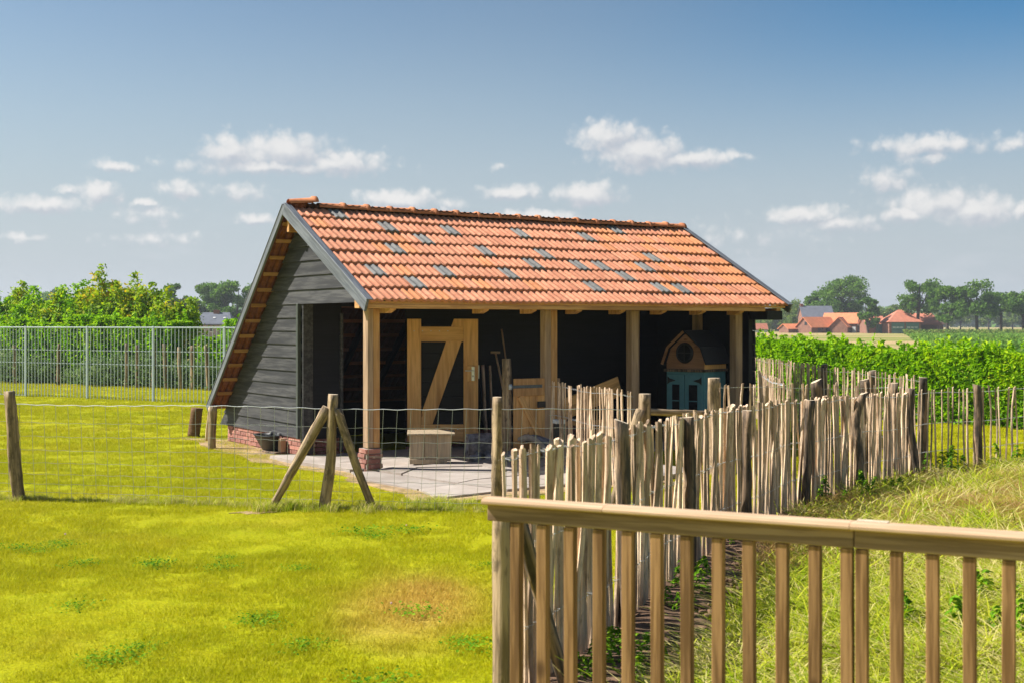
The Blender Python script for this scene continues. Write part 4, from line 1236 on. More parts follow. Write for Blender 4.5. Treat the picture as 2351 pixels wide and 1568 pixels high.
# ================================================================== hedges
def leaf_material_tint(n): return NP.random(n)
def hedge_leaves(n, path, zfun, thick, size, seed, up=.35, top_bias=.3, shoots=0, front=1, lumpy=1., sh_h=1.):
    """leaves through a hedge's volume along a ground path; denser to its faces"""
    g = np.random.default_rng(seed)
    P = np.array(path, float); seg = np.linalg.norm(np.diff(P, axis=0), axis=1); cum = np.concatenate([[0], np.cumsum(seg)])
    d = g.random(n) * cum[-1]
    i = np.clip(np.searchsorted(cum, d) - 1, 0, len(seg) - 1)
    t = (d - cum[i]) / seg[i]
    xy = P[i] + (P[i + 1] - P[i]) * t[:, None]
    dr = (P[i + 1] - P[i]) / seg[i][:, None]; nn = np.stack([dr[:, 1], -dr[:, 0]], 1) * front
    H = zfun(d)
    lump = lumpy * (.16 * np.sin(d * 2.3 + 1) + .11 * np.sin(d * 5.1) + .07 * np.sin(d * 11.))
    kind = g.random(n)
    u = np.where(kind < .55, .5 + np.abs(g.normal(0, .07, n)) * -1, g.uniform(-.5, .5, n))
    z = np.where(kind < .55, g.random(n) ** .85 * H, np.where(kind < .55 + top_bias, H - np.abs(g.normal(0, .09, n)), g.random(n) * H))
    bump = .10 * np.sin(d * 3.7 + z * 5) + .08 * np.sin(z * 9 + d * 7.3) + .05 * np.sin(d * 17 + z * 13)
    rnd_top = np.clip(1 - ((z / H) ** 6) * .35, 0, 1)
    off = u * thick * rnd_top + bump * (u > .2)
    z = z + lump * (z / H) ** 2 * .6
    C = np.stack([xy[:, 0] + nn[:, 0] * off, xy[:, 1] + nn[:, 1] * off, z], 1)
    if shoots:
        ds = g.random(shoots) * cum[-1]; hs = g.uniform(.10, .38, shoots) * sh_h; m = 16
        dd = np.repeat(ds, m); j = np.clip(np.searchsorted(cum, dd) - 1, 0, len(seg) - 1); tt = (dd - cum[j]) / seg[j]
        q = P[j] + (P[j + 1] - P[j]) * tt[:, None]
        ks = np.tile(np.arange(m) / m, shoots); lean = np.repeat(g.normal(0, .25, (shoots, 2)), m, 0); hh = np.repeat(hs, m); uo = np.repeat(g.uniform(-.4, .5, shoots), m) * thick
        nj = np.stack([(P[j + 1] - P[j])[:, 1], -(P[j + 1] - P[j])[:, 0]], 1) / seg[j][:, None] * front
        zs = zfun(dd) + lumpy * (.16 * np.sin(dd * 2.3 + 1) + .11 * np.sin(dd * 5.1)) * .6 - .1 + ks * (hh + .1)
        C2 = np.stack([q[:, 0] + nj[:, 0] * uo + lean[:, 0] * ks * hh, q[:, 1] + nj[:, 1] * uo + lean[:, 1] * ks * hh, zs], 1) + g.normal(0, .025, (len(dd), 3))
        C = np.concatenate([C, C2])
    N = g.normal(0, .75, (len(C), 3)); N[:, 2] += up + .25
    sz = size * g.uniform(.6, 1.25, len(C))
    tint = g.beta(2.2, 2.2, len(C))
    top = np.clip((C[:, 2] / np.max(H)) , 0, 1.2)
    tint = np.clip(tint * .75 + .30 * top * g.random(len(C)), 0, 1)
    return C, N, sz, tint
def make_hedge(name, label, n, path, zfun, thick, size, seed, mat, core=True, **kw):
    C, N, sz, tint = hedge_leaves(n, path, zfun, thick, size, seed, **kw)
    root = empty(name, (path[0][0], path[0][1], 0), 0, label, 'hedge')
    off = np.array([path[0][0], path[0][1], 0.])
    tag(link('foliage', leaf_mesh('foliage', C - off, N, sz, tint, .52), root, mat), kind='stuff')
    # stems
    g = random.Random(seed); k = 0; L = path_len(path); d = .2
    V = []
    while d < L:
        p, dr = along(path, d); h = float(zfun(np.array([d]))[0]) * .8
        b = Vector((p.x - off[0] + g.uniform(-.1, .1), p.y - off[1] + g.uniform(-.1, .1), 0))
        V.append([b, b + Vector((g.uniform(-.1, .1), g.uniform(-.1, .1), h * .5)), b + Vector((g.uniform(-.2, .2), g.uniform(-.2, .2), h))])
        d += g.uniform(.18, .4)
    tag(link('stem', wire_mesh(V, .014, 5), root, M['trunk']), kind='stuff')
    return root

HR = [(4.9, 27.6), (6.6, 25.0), (8.4, 22.5), (10.6, 20.8), (13.0, 19.6)]
for _ in range(3):
    HR = [HR[0]] + [q for a, b in zip(HR, HR[1:]) for q in ((a[0] * .75 + b[0] * .25, a[1] * .75 + b[1] * .25), (a[0] * .25 + b[0] * .75, a[1] * .25 + b[1] * .75))] + [HR[-1]]
make_hedge('laurel_hedge', 'bright green laurel hedge behind the paling fence at the right', 82000, HR,
           lambda d: 1.45 - .025 * d + .04 * np.sin(d * 1.1), 1.1, .115, 3, M['laurel'], shoots=230, front=1, lumpy=.3, sh_h=.6)
HL = [(-20.0, 41.8), (-14.0, 38.8), (-9.6, 36.6)]
def yl(x): return 38.2 - (x + 14) * .55
make_hedge('clipped_hedge', 'low bright front part of the hedge just behind the steel fence', 60000, HL,
           lambda d: 1.85 + .12 * np.sin(d * .9) + .08 * np.sin(d * 2.7), 1.3, .15, 4, M['laurel'], shoots=60, front=1)
# separate tall shrubs rising behind the clipped part
SH = [(-17.6, 3.0), (-16.6, 3.25), (-15.7, 3.05), (-14.8, 3.0), (-14.0, 3.25), (-13.15, 3.7), (-12.5, 3.0), (-11.95, 3.45), (-11.2, 3.1), (-10.55, 2.95), (-18.6, 3.15)]
def shrub(x, y, h, w, n, seed, mat, label, size=.13, cat='shrub', group=None, name='shrub', spike=1.):
    g = np.random.default_rng(seed)
    root = empty(name, (x, y, 0), 0, label, cat, group)
    ns = 16; P_ = []
    a = g.uniform(0, 6.28, ns); rr = np.sqrt(g.random(ns)) * w * .5; hh = h * (1 - .35 * rr / (w * .5) * g.random(ns)) * g.uniform(.80, 1, ns)
    hh[0] = h; rr[0] = .05
    per = n // ns
    for k in range(ns):
        t = g.random(per) ** .75
        base = np.array([math.cos(a[k]) * rr[k] * .5, math.sin(a[k]) * rr[k] * .5]); tip = np.array([math.cos(a[k]) * rr[k] * 1.1, math.sin(a[k]) * rr[k] * 1.1])
        q = base + (tip - base) * t[:, None]
        sp = (1.04 - t)[:, None] ** .8 * .30 * w / 1.2 + .035
        C = np.concatenate([q + g.normal(0, 1, (per, 2)) * sp, (hh[k] * (.08 + .92 * t))[:, None]], 1)
        P_.append(C)
    C = np.concatenate(P_)
    N = g.normal(0, .75, (len(C), 3)); N[:, 2] += .5
    tint = np.clip(g.beta(2, 2, len(C)) * .7 + .3 * (C[:, 2] / h) * g.random(len(C)), 0, 1)
    tag(link('foliage', leaf_mesh('foliage', C, N, size * g.uniform(.6, 1.2, len(C)), tint, .5), root, mat), kind='stuff')
    r = random.Random(seed)
    link('stem', wire_mesh([[(0, 0, 0), (r.uniform(-.1, .1), 0, h * .4), (r.uniform(-.15, .15), 0, h * .85)], [(.05, 0, .0), (w * .2, .1, h * .6)], [(-.05, 0, 0), (-w * .22, -.1, h * .55)]], .02, 5), root, M['trunk'])
    return root
names = ['far left', 'second', 'third', 'fourth', 'fifth', 'tallest pointed', 'low rounded', 'slender reddish tipped', 'broad yellowing', 'rightmost rounded', 'leftmost']
labs = ['tall shrub behind the clipped hedge, second from the left edge', 'tall shrub behind the clipped hedge, third from the left edge', 'tall shrub left of the yellowing one, fourth from the left edge', 'yellow flecked shrub in the middle of the tall row', 'full green shrub just left of the tallest pointed shrub', 'tallest pointed shrub of the row rising above the hedge', 'low rounded shrub right of the tallest pointed one', 'slender pointed shrub with yellow tip, second highest of the row', 'broad yellowing shrub near the right end of the row', 'rounded lime green shrub closing the row on the right', 'shrub cut by the left edge of the picture']
for k, (x, h) in enumerate(SH):
    shrub(x, yl(x) + 2.4 + .3 * math.sin(k * 2), h, 1.5, 6000, 50 + k, M['laurelyel'] if k in (3, 5, 7, 8, 9, 1, 6) else M['laurel'], labs[k], .15, group='tall shrubs behind the clipped hedge')
shrub(-8.3, 36.4, 1.75, 1.6, 5000, 80, M['laurel'], 'lime green bush right of the hedge gap', .14)
shrub(-7.6, 35.8, 2.1, 1.5, 6000, 81, M['laurel'], 'taller lime green bush next to the barn roof edge', .14)
for k, x in enumerate((-17.0, -15.6, -14.4, -12.4, -11.4, -10.3, -9.3, -8.4)):
    y = yl(x) - .5
    shrub(x, y, .95 + .15 * math.sin(k * 1.7), 1.3, 2200, 90 + k, M['ivy'], ['grey green bush behind the steel fence near the left edge', 'second grey green bush behind the steel fence', 'grey green bush left of the middle fence post', 'grey green bush right of the second steel post', 'grey green bush before the darkest part of hedge', 'low grey green bush left of the rustic stakes', 'grey green bush among the rustic stakes', 'rightmost grey green bush near the barn'][k], .10, group='grey green bushes')
for k, (x, h) in enumerate([(-14.9, 1.3), (-13.3, 1.35), (-10.9, 1.4), (-10.5, 1.35), (-10.0, 1.45), (-9.55, 1.4), (-9.1, 1.3), (-8.7, 1.35), (-16.3, 1.3), (-8.2, 1.35)]):
    o = pole('stake', (x, yl(x) - 1.2, -.03), (x + rnd.uniform(-.06, .06), yl(x) - 1.2, h * .9), .055, .05, M['stake'], seed=70 + k, bend=.012)
    tag(o, ['stake between the first and second steel posts', 'stake leaning beside the second steel post', 'leftmost stake of the tight group', 'second stake of the tight group', 'tallest stake of the tight group', 'fourth stake of the tight group', 'fifth stake of the tight group', 'sixth stake of the tight group', 'stake behind the first steel post', 'stake nearest to the barn roof edge'][k], 'stake', 'rustic stakes behind the steel fence')

# ================================================================== trees
def crown_mesh(h, w, z0, n, seed, size, blobs=26, flat=.75):
    g = np.random.default_rng(seed)
    C = []; per = n // blobs
    for k in range(blobs):
        a = g.uniform(0, 6.28); e = g.random() ** .6
        zc = z0 + (h - z0) * (g.uniform(.12, .9)); q = (zc - z0) / (h - z0)
        rmax = w * .5 * math.sqrt(max(.05, 1 - (2 * q - .85) ** 2 * .75)) * .78
        r_ = rmax * (.35 + .65 * e)
        c = np.array([math.cos(a) * r_, math.sin(a) * r_, zc])
        R_ = w * g.uniform(.10, .19)
        v = g.normal(size=(per, 3)); v /= np.linalg.norm(v, axis=1, keepdims=True)
        v *= (R_ * (g.random(per) ** .35) * g.uniform(.75, 1.15, per))[:, None]; v[:, 2] *= flat
        C.append(c + v)
    C = np.concatenate(C)
    N = g.normal(0, .8, (len(C), 3)); N[:, 2] += .6
    tint = g.beta(2, 2, len(C))
    return leaf_mesh('crown', C, N, size * g.uniform(.6, 1.3, len(C)), tint, .75)
def trunk_mesh(h, z0, w, r, seed):
    q = random.Random(seed)
    paths = []
    V, F = [], []
    def limb(p0, p1, r0, r1):
        p0, p1 = Vector(p0), Vector(p1); me_ = []
        b0 = len(V); d = (p1 - p0).normalized(); x = d.orthogonal().normalized(); y = d.cross(x)
        mid = (p0 + p1) / 2 + Vector((q.uniform(-.2, .2), q.uniform(-.2, .2), 0)) * (p1 - p0).length * .2
        for p, rr in ((p0, r0), (mid, (r0 + r1) / 2), (p1, r1)):
            for k in range(7):
                a = 2 * math.pi * k / 7; V.append(p + (x * math.cos(a) + y * math.sin(a)) * rr)
        for i in range(2):
            for k in range(7):
                a, b = b0 + i * 7 + k, b0 + i * 7 + (k + 1) % 7; F.append((a, b, b + 7, a + 7))
    top = Vector((q.uniform(-.3, .3), q.uniform(-.3, .3), z0 + (h - z0) * .25))
    limb((0, 0, -.3), top, r, r * .7)
    for k in range(7):
        a = k * .9 + q.uniform(-.3, .3)
        s_ = Vector((0, 0, q.uniform(z0 * .75, top.z)))
        limb(s_, (math.cos(a) * w * .33, math.sin(a) * w * .33, z0 + (h - z0) * q.uniform(.35, .75)), r * .42, r * .1)
    limb(top, top + Vector((q.uniform(-.6, .6), q.uniform(-.6, .6), (h - z0) * .55)), r * .65, r * .12)
    return mesh_from(V, F, 'trunk', True)
def tree(u, vt, wpx, Y, label, seed, mat='treeleaf', zt=.3, n=5200, size=.45, group=None, name='tree', blobs=26):
    """u: bearing as photo column; vt: crown top; both turned into a real place Y metres out"""
    x = (u - 1175.5) / 2870 * Y; h = 1.8 + (744 - vt) / 2870 * Y; w = wpx / 2870 * Y
    root = empty(name, (x, Y, 0), rnd.uniform(0, 6), label, 'tree', group)
    z0 = h * zt
    link('trunk', trunk_mesh(h, z0, w, .03 * h + .05, seed), root, M['trunk'])
    tag(link('crown', crown_mesh(h, w * 1.28, z0 * .8, n, seed, size, blobs), root, M[mat]), kind='stuff')
    return root
# right side
tree(1935, 628, 96, 262, 'largest rounded tree behind the farmhouse roofs', 101, zt=.22, n=9000, blobs=34)
tree(1884, 668, 60, 268, 'dark tree against the left side of the largest tree', 102)
tree(1838, 690, 70, 285, 'olive coloured spreading tree behind the slate roof', 103, 'treelight')
tree(1786, 700, 90, 300, 'pale green tree just right of the barn roof', 104, 'treelight', .1)
tree(1752, 716, 70, 310, 'low pale tree touching the barn eave', 105, 'treelight', .05)
tree(1994, 678, 46, 238, 'dark conical tree between farmhouse and red barn', 106, zt=.1)
tree(2030, 706, 50, 330, 'small round tree showing above the red roofs', 107, 'treelight', .1)
tree(2052, 700, 46, 340, 'far pale tree behind the pyramid roof', 108, 'treelight', .1)
tree(2110, 636, 88, 236, 'tall airy tree standing before the red barn', 109, zt=.42, n=5200)
tree(2176, 654, 70, 230, 'dark ivy clad tree right of the red barn', 110, zt=.25)
tree(2243, 650, 92, 226, 'broad crowned tree at the field edge', 111, zt=.42, n=6500)
tree(2298, 664, 60, 238, 'tree with a straight bare trunk near the right edge', 112, zt=.42)
tree(2350, 668, 84, 232, 'tree cut by the right edge of the picture', 113, zt=.40)
for k, (u, vt, w) in enumerate([(2140, 716, 60), (2205, 712, 60), (2270, 706, 70), (2325, 716, 60), (2385, 700, 60)]):
    tree(u, vt, w, 380, ['hazy tree behind the red barn gable', 'hazy tree in the gap right of the ivy clad tree', 'hazy tree under the broad crown', 'hazy tree left of the right edge', 'hazy tree outside the right edge'][k], 120 + k, 'treelight', .3, 2600, .7, 'hazy trees beyond the field', blobs=14)
# left side
tree(405, 647, 62, 205, 'dark round tree left of the grey roofed house', 130, zt=.1, n=6000)
tree(478, 650, 86, 200, 'broad tree behind the grey roofed house', 131, zt=.05, n=8000, blobs=30)
tree(540, 640, 96, 198, 'tall dark tree mass beside the barn roof edge', 132, zt=.05, n=8000, blobs=30)
tree(600, 652, 80, 205, 'tree hidden behind the barn gable', 133, zt=.05, n=5000)
for k, (u, vt, w) in enumerate([(15, 672, 80), (75, 664, 90), (118, 660, 70), (200, 674, 90), (262, 668, 90), (318, 662, 80), (352, 660, 60)]):
    tree(u, vt, w, 300, ['distant tree at the left picture edge', 'distant tree second from the left edge', 'distant dark tree showing in the first hedge dip', 'distant tree behind the pointed shrubs', 'distant tree in the middle left', 'distant tree left of the round dark one', 'small distant tree touching the round dark one'][k], 140 + k, 'treeleaf', .1, 3000, .6, 'distant trees behind the left hedge', blobs=16)
# far wood line on the horizon
def wood(name, label, xs, Y, h, n, seed, mat, size):
    g = np.random.default_rng(seed)
    x = g.uniform(xs[0], xs[1], n); hh = h * (1 + .16 * np.sin(x * .035) + .12 * np.sin(x * .11 + 2) + .08 * np.sin(x * .31))
    z = g.random(n) ** .8 * hh; y = Y + g.normal(0, 7, n)
    C = np.stack([x, y, z], 1); N = g.normal(0, .7, (n, 3)); N[:, 2] += .4; N[:, 1] -= .4
    o = link(name, leaf_mesh(name, C, N, size * g.uniform(.6, 1.3, n), g.random(n), .8), None, M[mat])
    tag(o, label, kind='stuff')
wood('far_wood', 'blue green wood along the horizon', (-520, 520), 640, 9.5, 26000, 7, 'treeleaf', 3.2)

# ================================================================== far buildings
def gable_house(root, x, y, rz, L, Wd, he, hr, wall, roofm, over=.3, windows=(), chimney=None, hip=0):
    """walls with gables on the short ends (local x = length)"""
    m0 = Matrix.Translation((x, y, 0)) @ Matrix.Rotation(rz, 4, 'Z')
    a, b = L / 2, Wd / 2
    V = [(-a, -b, 0), (a, -b, 0), (a, b, 0), (-a, b, 0), (-a, -b, he), (a, -b, he), (a, b, he), (-a, b, he), (-a + hip, 0, hr - .12), (a - hip, 0, hr - .12)]
    F = [(0, 1, 5, 4), (1, 2, 6, 9, 5), (2, 3, 7, 6), (3, 0, 4, 8, 7)]
    link('wall', mesh_from(V, F, 'wall'), root, wall, m0)
    k = (hr - he) / b; o = over
    for s in (-1, 1):
        e = [(-a - o, s * (b + o), he - k * o), (a + o, s * (b + o), he - k * o), (a + o - hip, 0, hr), (-a - o + hip, 0, hr)]
        V = e + [(px, py, pz + .16) for px, py, pz in e]
        link('roof', mesh_from(V, [(0, 1, 2, 3), (4, 7, 6, 5), (0, 4, 5, 1), (1, 5, 6, 2), (2, 6, 7, 3), (3, 7, 4, 0)], 'roof'), root, roofm, m0)
    if hip:
        for s in (-1, 1):
            V = [(s * (a + o), -b - o, he - k * o + .02), (s * (a + o), b + o, he - k * o + .02), (s * (a + o - hip), 0, hr + .02)]
            V += [(px, py, pz + .14) for px, py, pz in V]
            link('hip_roof', mesh_from(V, [(0, 1, 2), (3, 5, 4), (0, 3, 4, 1), (1, 4, 5, 2), (2, 5, 3, 0)]), root, roofm, m0)
    for (side, px, pz, w, h, mt) in windows:
        if side == 'f': box_ = (px - w / 2, px + w / 2, -b - .06, -b - .005, pz, pz + h)
        elif side == 'l': box_ = (-a - .06, -a - .005, px - w / 2, px + w / 2, pz, pz + h)
        else: box_ = (a + .005, a + .06, px - w / 2, px + w / 2, pz, pz + h)
        wd = link('door' if mt == 'greendoor' else 'window', box_mesh(*box_), root, M[mt], m0)
        if mt == 'glass':
            fx = (box_[0], box_[1]) if side == 'f' else None
            if fx: link('frame', box_mesh(box_[0] - .08, box_[1] + .08, -b - .09, -b - .062, pz - .1, pz - .01), wd, M['farwhite'])
    if chimney:
        cx, cz = chimney
        link('chimney', box_mesh(cx - .35, cx + .35, -.3, .3, hr - .5, cz), root, M['brickfar'], m0)
def fx(u, Y): return (u - 1175.5) / 2870 * Y
Y1 = 250
fh = empty('farmhouse', (fx(1907, Y1), Y1, -.25), 0, 'farmhouse group of brick wings with orange tiled roofs and one slate roof', 'farmhouse')
fh.scale = (.86, 1, .78)
# long low wing, gable to the left front
gable_house(fh, -3.2, 0, rad(32), 8.6, 4.6, 1.9, 4.2, M['brickfar'], M['roofar'], windows=[('l', -.6, 2.3, .7, .8, 'glass'), ('f', -1.4, .1, 1.7, 1.5, 'glass'), ('f', 1.2, .1, 1.6, 1.5, 'glass')])
gable_house(fh, 3.4, 2.6, rad(-28), 7.6, 5.0, 2.9, 5.3, M['brickfar'], M['roofar'], windows=[('r', -1.2, 2.2, .6, 1.1, 'farwhite'), ('r', .1, 2.2, .6, 1.1, 'farwhite'), ('f', 3.2, .2, .8, 1.7, 'farwhite')])
gable_house(fh, 2.2, -.6, rad(60), 4.6, 4.0, 2.0, 4.2, M['brickfar'], M['roofar'], windows=[('f', .5, .2, .9, 1.4, 'glass')])
gable_house(fh, -9.0, 1.0, rad(25), 4.2, 3.4, 1.4, 2.5, M['brickfar'], M['roofar'])
gable_house(fh, -1.4, 7.5, rad(-3), 7.0, 6.0, 4.4, 7.2, M['brickfar'], M['slate'], chimney=(-3.3, 7.9))
rb = empty('red_roofed_barn', (fx(2066, 238), 238, 0), 0, 'brick barn with a tall pyramid roof and two wide green doors', 'barn')
rb.scale = (1, 1, .86)
def pyramid(root, x, y, hw, hd, he, hr, roofm, ox=0):
    V = [(x - hw, y - hd, he), (x + hw, y - hd, he), (x + hw, y + hd, he), (x - hw, y + hd, he), (x + ox - .3, y, hr), (x + ox + .3, y, hr)]
    link('roof', mesh_from(V, [(0, 1, 5, 4), (1, 2, 5), (2, 3, 4, 5), (3, 0, 4), (3, 2, 1, 0)], 'roof'), root, roofm)
link('wall', box_mesh(-3.0, 3.0, -3.2, 3.2, 0, 2.55), rb, M['brickfar'])
pyramid(rb, 0, 0, 3.35, 3.55, 2.5, 5.2, M['roofar2'])
for k, x in enumerate((-1.35, 1.35)):
    d_ = link('door', box_mesh(x - 1.2, x + 1.2, -3.27, -3.205, .05, 2.35), rb, M['greendoor'])
    for q in range(3):
        link('pane', box_mesh(x - 1.0 + q * .7, x - 1.0 + q * .7 + .55, -3.3, -3.275, 1.2, 1.45), d_, M['farwhite'])
    link('rail', box_mesh(x - 1.2, x + 1.2, -3.29, -3.272, .75, .82), d_, M['trim'])
gable_house(rb, 4.4, 3.4, rad(-24), 9.0, 6.4, 2.1, 4.3, M['brickfar'], M['roofar2'], hip=2.2)
gable_house(rb, -4.0, 4.5, rad(0), 3.4, 5.0, 2.1, 3.7, M['brickfar'], M['roofar2'])
link('side_door', box_mesh(-3.95, -3.05, 1.2, 1.9, .0, 2.0), rb, M['greendoor'])
sh_ = empty('garden_shed', (fx(1745, 270), 270, 0), 0, 'small white walled shed with an orange roof just right of the black barn', 'shed')
sh_.scale = (.6, .6, .6)
gable_house(sh_, 0, 0, rad(5), 4.5, 3.2, 1.2, 3.0, M['farwhite'], M['roofar2'])
gh = empty('grey_roofed_house', (fx(492, 150), 150, 0), 0, 'house with a grey tiled roof, chimney and skylights left of the barn', 'house')
gable_house(gh, 0, 0, rad(3), 4.6, 4.4, 1.75, 3.0, M['stonerim'], M['slate'], over=.25, windows=[('f', -1.2, .9, .35, .5, 'glass'), ('f', 0.1, .9, .35, .5, 'glass'), ('f', 1.2, .9, .35, .5, 'glass')], chimney=(.3, 3.45), hip=.7)
for x in (.2, 1.0):
    link('skylight', box_mesh(x - .14, x + .14, -.1, .1, 0, .05), gh, M['farwhite'], Matrix.Translation((x * .5, -1.2, 2.5)) @ Matrix.Rotation(rad(30), 4, 'X'))
# parked vehicle specks and hay by the farm are too small to tell; a strip of green crop
def crop(name, label, x0, x1, y0, y1, h, n, seed, mat, size):
    g = np.random.default_rng(seed)
    C = np.stack([g.uniform(x0, x1, n), y0 + (y1 - y0) * g.random(n) ** 1.5, g.random(n) * h], 1); C = C[C[:, 0] > C[:, 1] * .30 + 3]; n = len(C)
    N = g.normal(0, .8, (n, 3)); N[:, 2] += .3
    tag(link(name, leaf_mesh(name, C, N, size * g.uniform(.6, 1.3, n), g.random(n), .35), None, M[mat]), label, kind='stuff')
crop('crop_field', 'green row crop in the field beyond the laurel hedge', 28, 130, 70, 200, .35, 60000, 5, 'maize', .55)
crop('field_margin', 'rough green margin at the foot of the farm trees', 40, 150, 205, 232, .7, 12000, 6, 'treelight', .8)

# ================================================================== grass (scattered tufts)
def blades_mesh(n, spread, h, w, lean, seed, segs=1):
    g = np.random.default_rng(seed)
    base = np.concatenate([g.normal(0, spread * .5, (n, 2)) if segs > 1 else g.uniform(-spread / 2, spread / 2, (n, 2)), np.zeros((n, 1))], 1)
    a = g.uniform(0, 6.283, n); hh = h * g.uniform(.45, 1.15, n); ln = lean * g.uniform(.2, 1.2, n) * hh
    d = np.stack([np.cos(a), np.sin(a), np.zeros(n)], 1); side = np.stack([-np.sin(a), np.cos(a), np.zeros(n)], 1) * w * g.uniform(.6, 1.3, n)[:, None] * .5
    rows = []
    for k in range(segs + 1):
        t = k / segs
        c = base + d * (ln * t ** 1.8)[:, None] + np.array([0, 0, 1]) * (hh * (t - .35 * t ** 2.6 * min(1, lean)))[:, None]
        wdt = (1 - t) ** .7 if k < segs else .0
        rows.append(c + side * wdt) if False else rows.append((c, side * max(wdt, .08)))
    V = np.empty((n, 2 * (segs + 1), 3))
    for k, (c, s2) in enumerate(rows):
        V[:, 2 * k] = c - s2; V[:, 2 * k + 1] = c + s2
    m = 2 * (segs + 1)
    F4 = np.concatenate([np.arange(n)[:, None] * m + np.array([[2 * k, 2 * k + 1, 2 * k + 3, 2 * k + 2]]) for k in range(segs)])
    me = np_mesh('blades', V.reshape(-1, 3), F4)
    set_tint(me, np.repeat(g.random(n), m))
    return me

def scatter(name, label, pts, rot, scl, meshes, mat, kind='stuff'):
    coll = bpy.data.collections.new(name + '_tufts')
    for i, me in enumerate(meshes):
        me.materials.append(mat)
        coll.objects.link(bpy.data.objects.new('%s_tuft' % name, me))
    V = np.array(pts, float)
    me = bpy.data.meshes.new(name)
    me.vertices.add(len(V)); me.vertices.foreach_set('co', V.astype(np.float32).ravel())
    for nm, arr in (('rz', rot), ('sc', scl)):
        a = me.attributes.new(nm, 'FLOAT', 'POINT'); a.data.foreach_set('value', np.array(arr, np.float32))
    o = link(name, me)
    tag(o, label, kind=kind)
    ng = bpy.data.node_groups.new(name, 'GeometryNodeTree')
    ng.interface.new_socket('Geometry', in_out='INPUT', socket_type='NodeSocketGeometry')
    ng.interface.new_socket('Geometry', in_out='OUTPUT', socket_type='NodeSocketGeometry')
    N_, L_ = ng.nodes, ng.links
    gi, go = N_.new('NodeGroupInput'), N_.new('NodeGroupOutput')
    ci = N_.new('GeometryNodeCollectionInfo'); ci.inputs['Collection'].default_value = coll
    ci.inputs['Separate Children'].default_value = True; ci.inputs['Reset Children'].default_value = True
    iop = N_.new('GeometryNodeInstanceOnPoints'); iop.inputs['Pick Instance'].default_value = True
    def at(nm):
        n = N_.new('GeometryNodeInputNamedAttribute'); n.data_type = 'FLOAT'; n.inputs['Name'].default_value = nm; return n.outputs['Attribute']
    cx = N_.new('ShaderNodeCombineXYZ'); L_.new(at('rz'), cx.inputs[2])
    cs = N_.new('ShaderNodeCombineXYZ'); sc = at('sc')
    for i in range(3): L_.new(sc, cs.inputs[i])
    rv = N_.new('FunctionNodeRandomValue'); rv.data_type = 'INT'; rv.inputs['Min'].default_value = 0; rv.inputs['Max'].default_value = len(meshes) - 1
    for s3 in rv.inputs:
        if s3.name == 'Min' and s3.type == 'INT': s3.default_value = 0
        if s3.name == 'Max' and s3.type == 'INT': s3.default_value = len(meshes) - 1
    L_.new(gi.outputs[0], iop.inputs['Points']); L_.new(ci.outputs[0], iop.inputs['Instance'])
    L_.new([x for x in rv.outputs if x.type == 'INT'][0], iop.inputs['Instance Index'])
    L_.new(cx.outputs[0], iop.inputs['Rotation']); L_.new(cs.outputs[0], iop.inputs['Scale'])
    L_.new(iop.outputs[0], go.inputs[0])
    md = o.modifiers.new('scatter', 'NODES'); md.node_group = ng
    return o

lawn_t = [blades_mesh(230, .30, .042, .0045, .8, s) for s in range(5)]
G = np.random.default_rng(21)
def inside_apron(x, y):
    q = Vector((x - BX, y - BY)); s = q.x * ct + q.y * st_; t = -q.x * st_ + q.y * ct
    if -.05 < s < 6.5 and -.05 < t < 4.85: return True
    # concrete apron outline (world)
    poly = [(-3.3, 16.6), (-2.75, 15.8), (-2.05, 14.95), (-1.8, 14.2), (-1.0, 13.25), (-.8, 12.75), (-.5, 12.75), (.7, 13.6), (2.4, 14.9), (2.0, 16.5), (-1.6, 15.3), (-2.9, 17.0)]
    c = False
    for (xa, ya), (xb, yb) in zip(poly, poly[1:] + poly[:1]):
        if (ya > y) != (yb > y) and x < (xb - xa) * (y - ya) / (yb - ya) + xa: c = not c
    return c
pts, rot, scl = [], [], []
def add_lawn(y0, y1, dens, x_lo=-.46, x_hi=.46, sc=1.0, margin=.6):
    area = (abs(x_lo) + abs(x_hi)) * (y1 * y1 - y0 * y0) / 2
    for _ in range(int(area * dens)):
        y = math.sqrt(y0 * y0 + G.random() * (y1 * y1 - y0 * y0)); x = G.uniform(x_lo * y - margin, x_hi * y + margin)
        if x > fence_x(y) + .25 and y < 16.5: continue
        if inside_apron(x, y): continue
        pts.append((x, y, 0.0)); rot.append(G.uniform(0, 6.28)); scl.append(sc * G.uniform(.7, 1.25))
add_lawn(5.2, 10, 62, sc=.9); add_lawn(10, 18, 44, sc=.95); add_lawn(18, 30, 16, sc=1.25); add_lawn(30, 42, 6, -.46, -.1, 1.6)
scatter('lawn_grass', 'short mown yellow green grass of the lawn', pts, rot, scl, lawn_t, M['blade'])

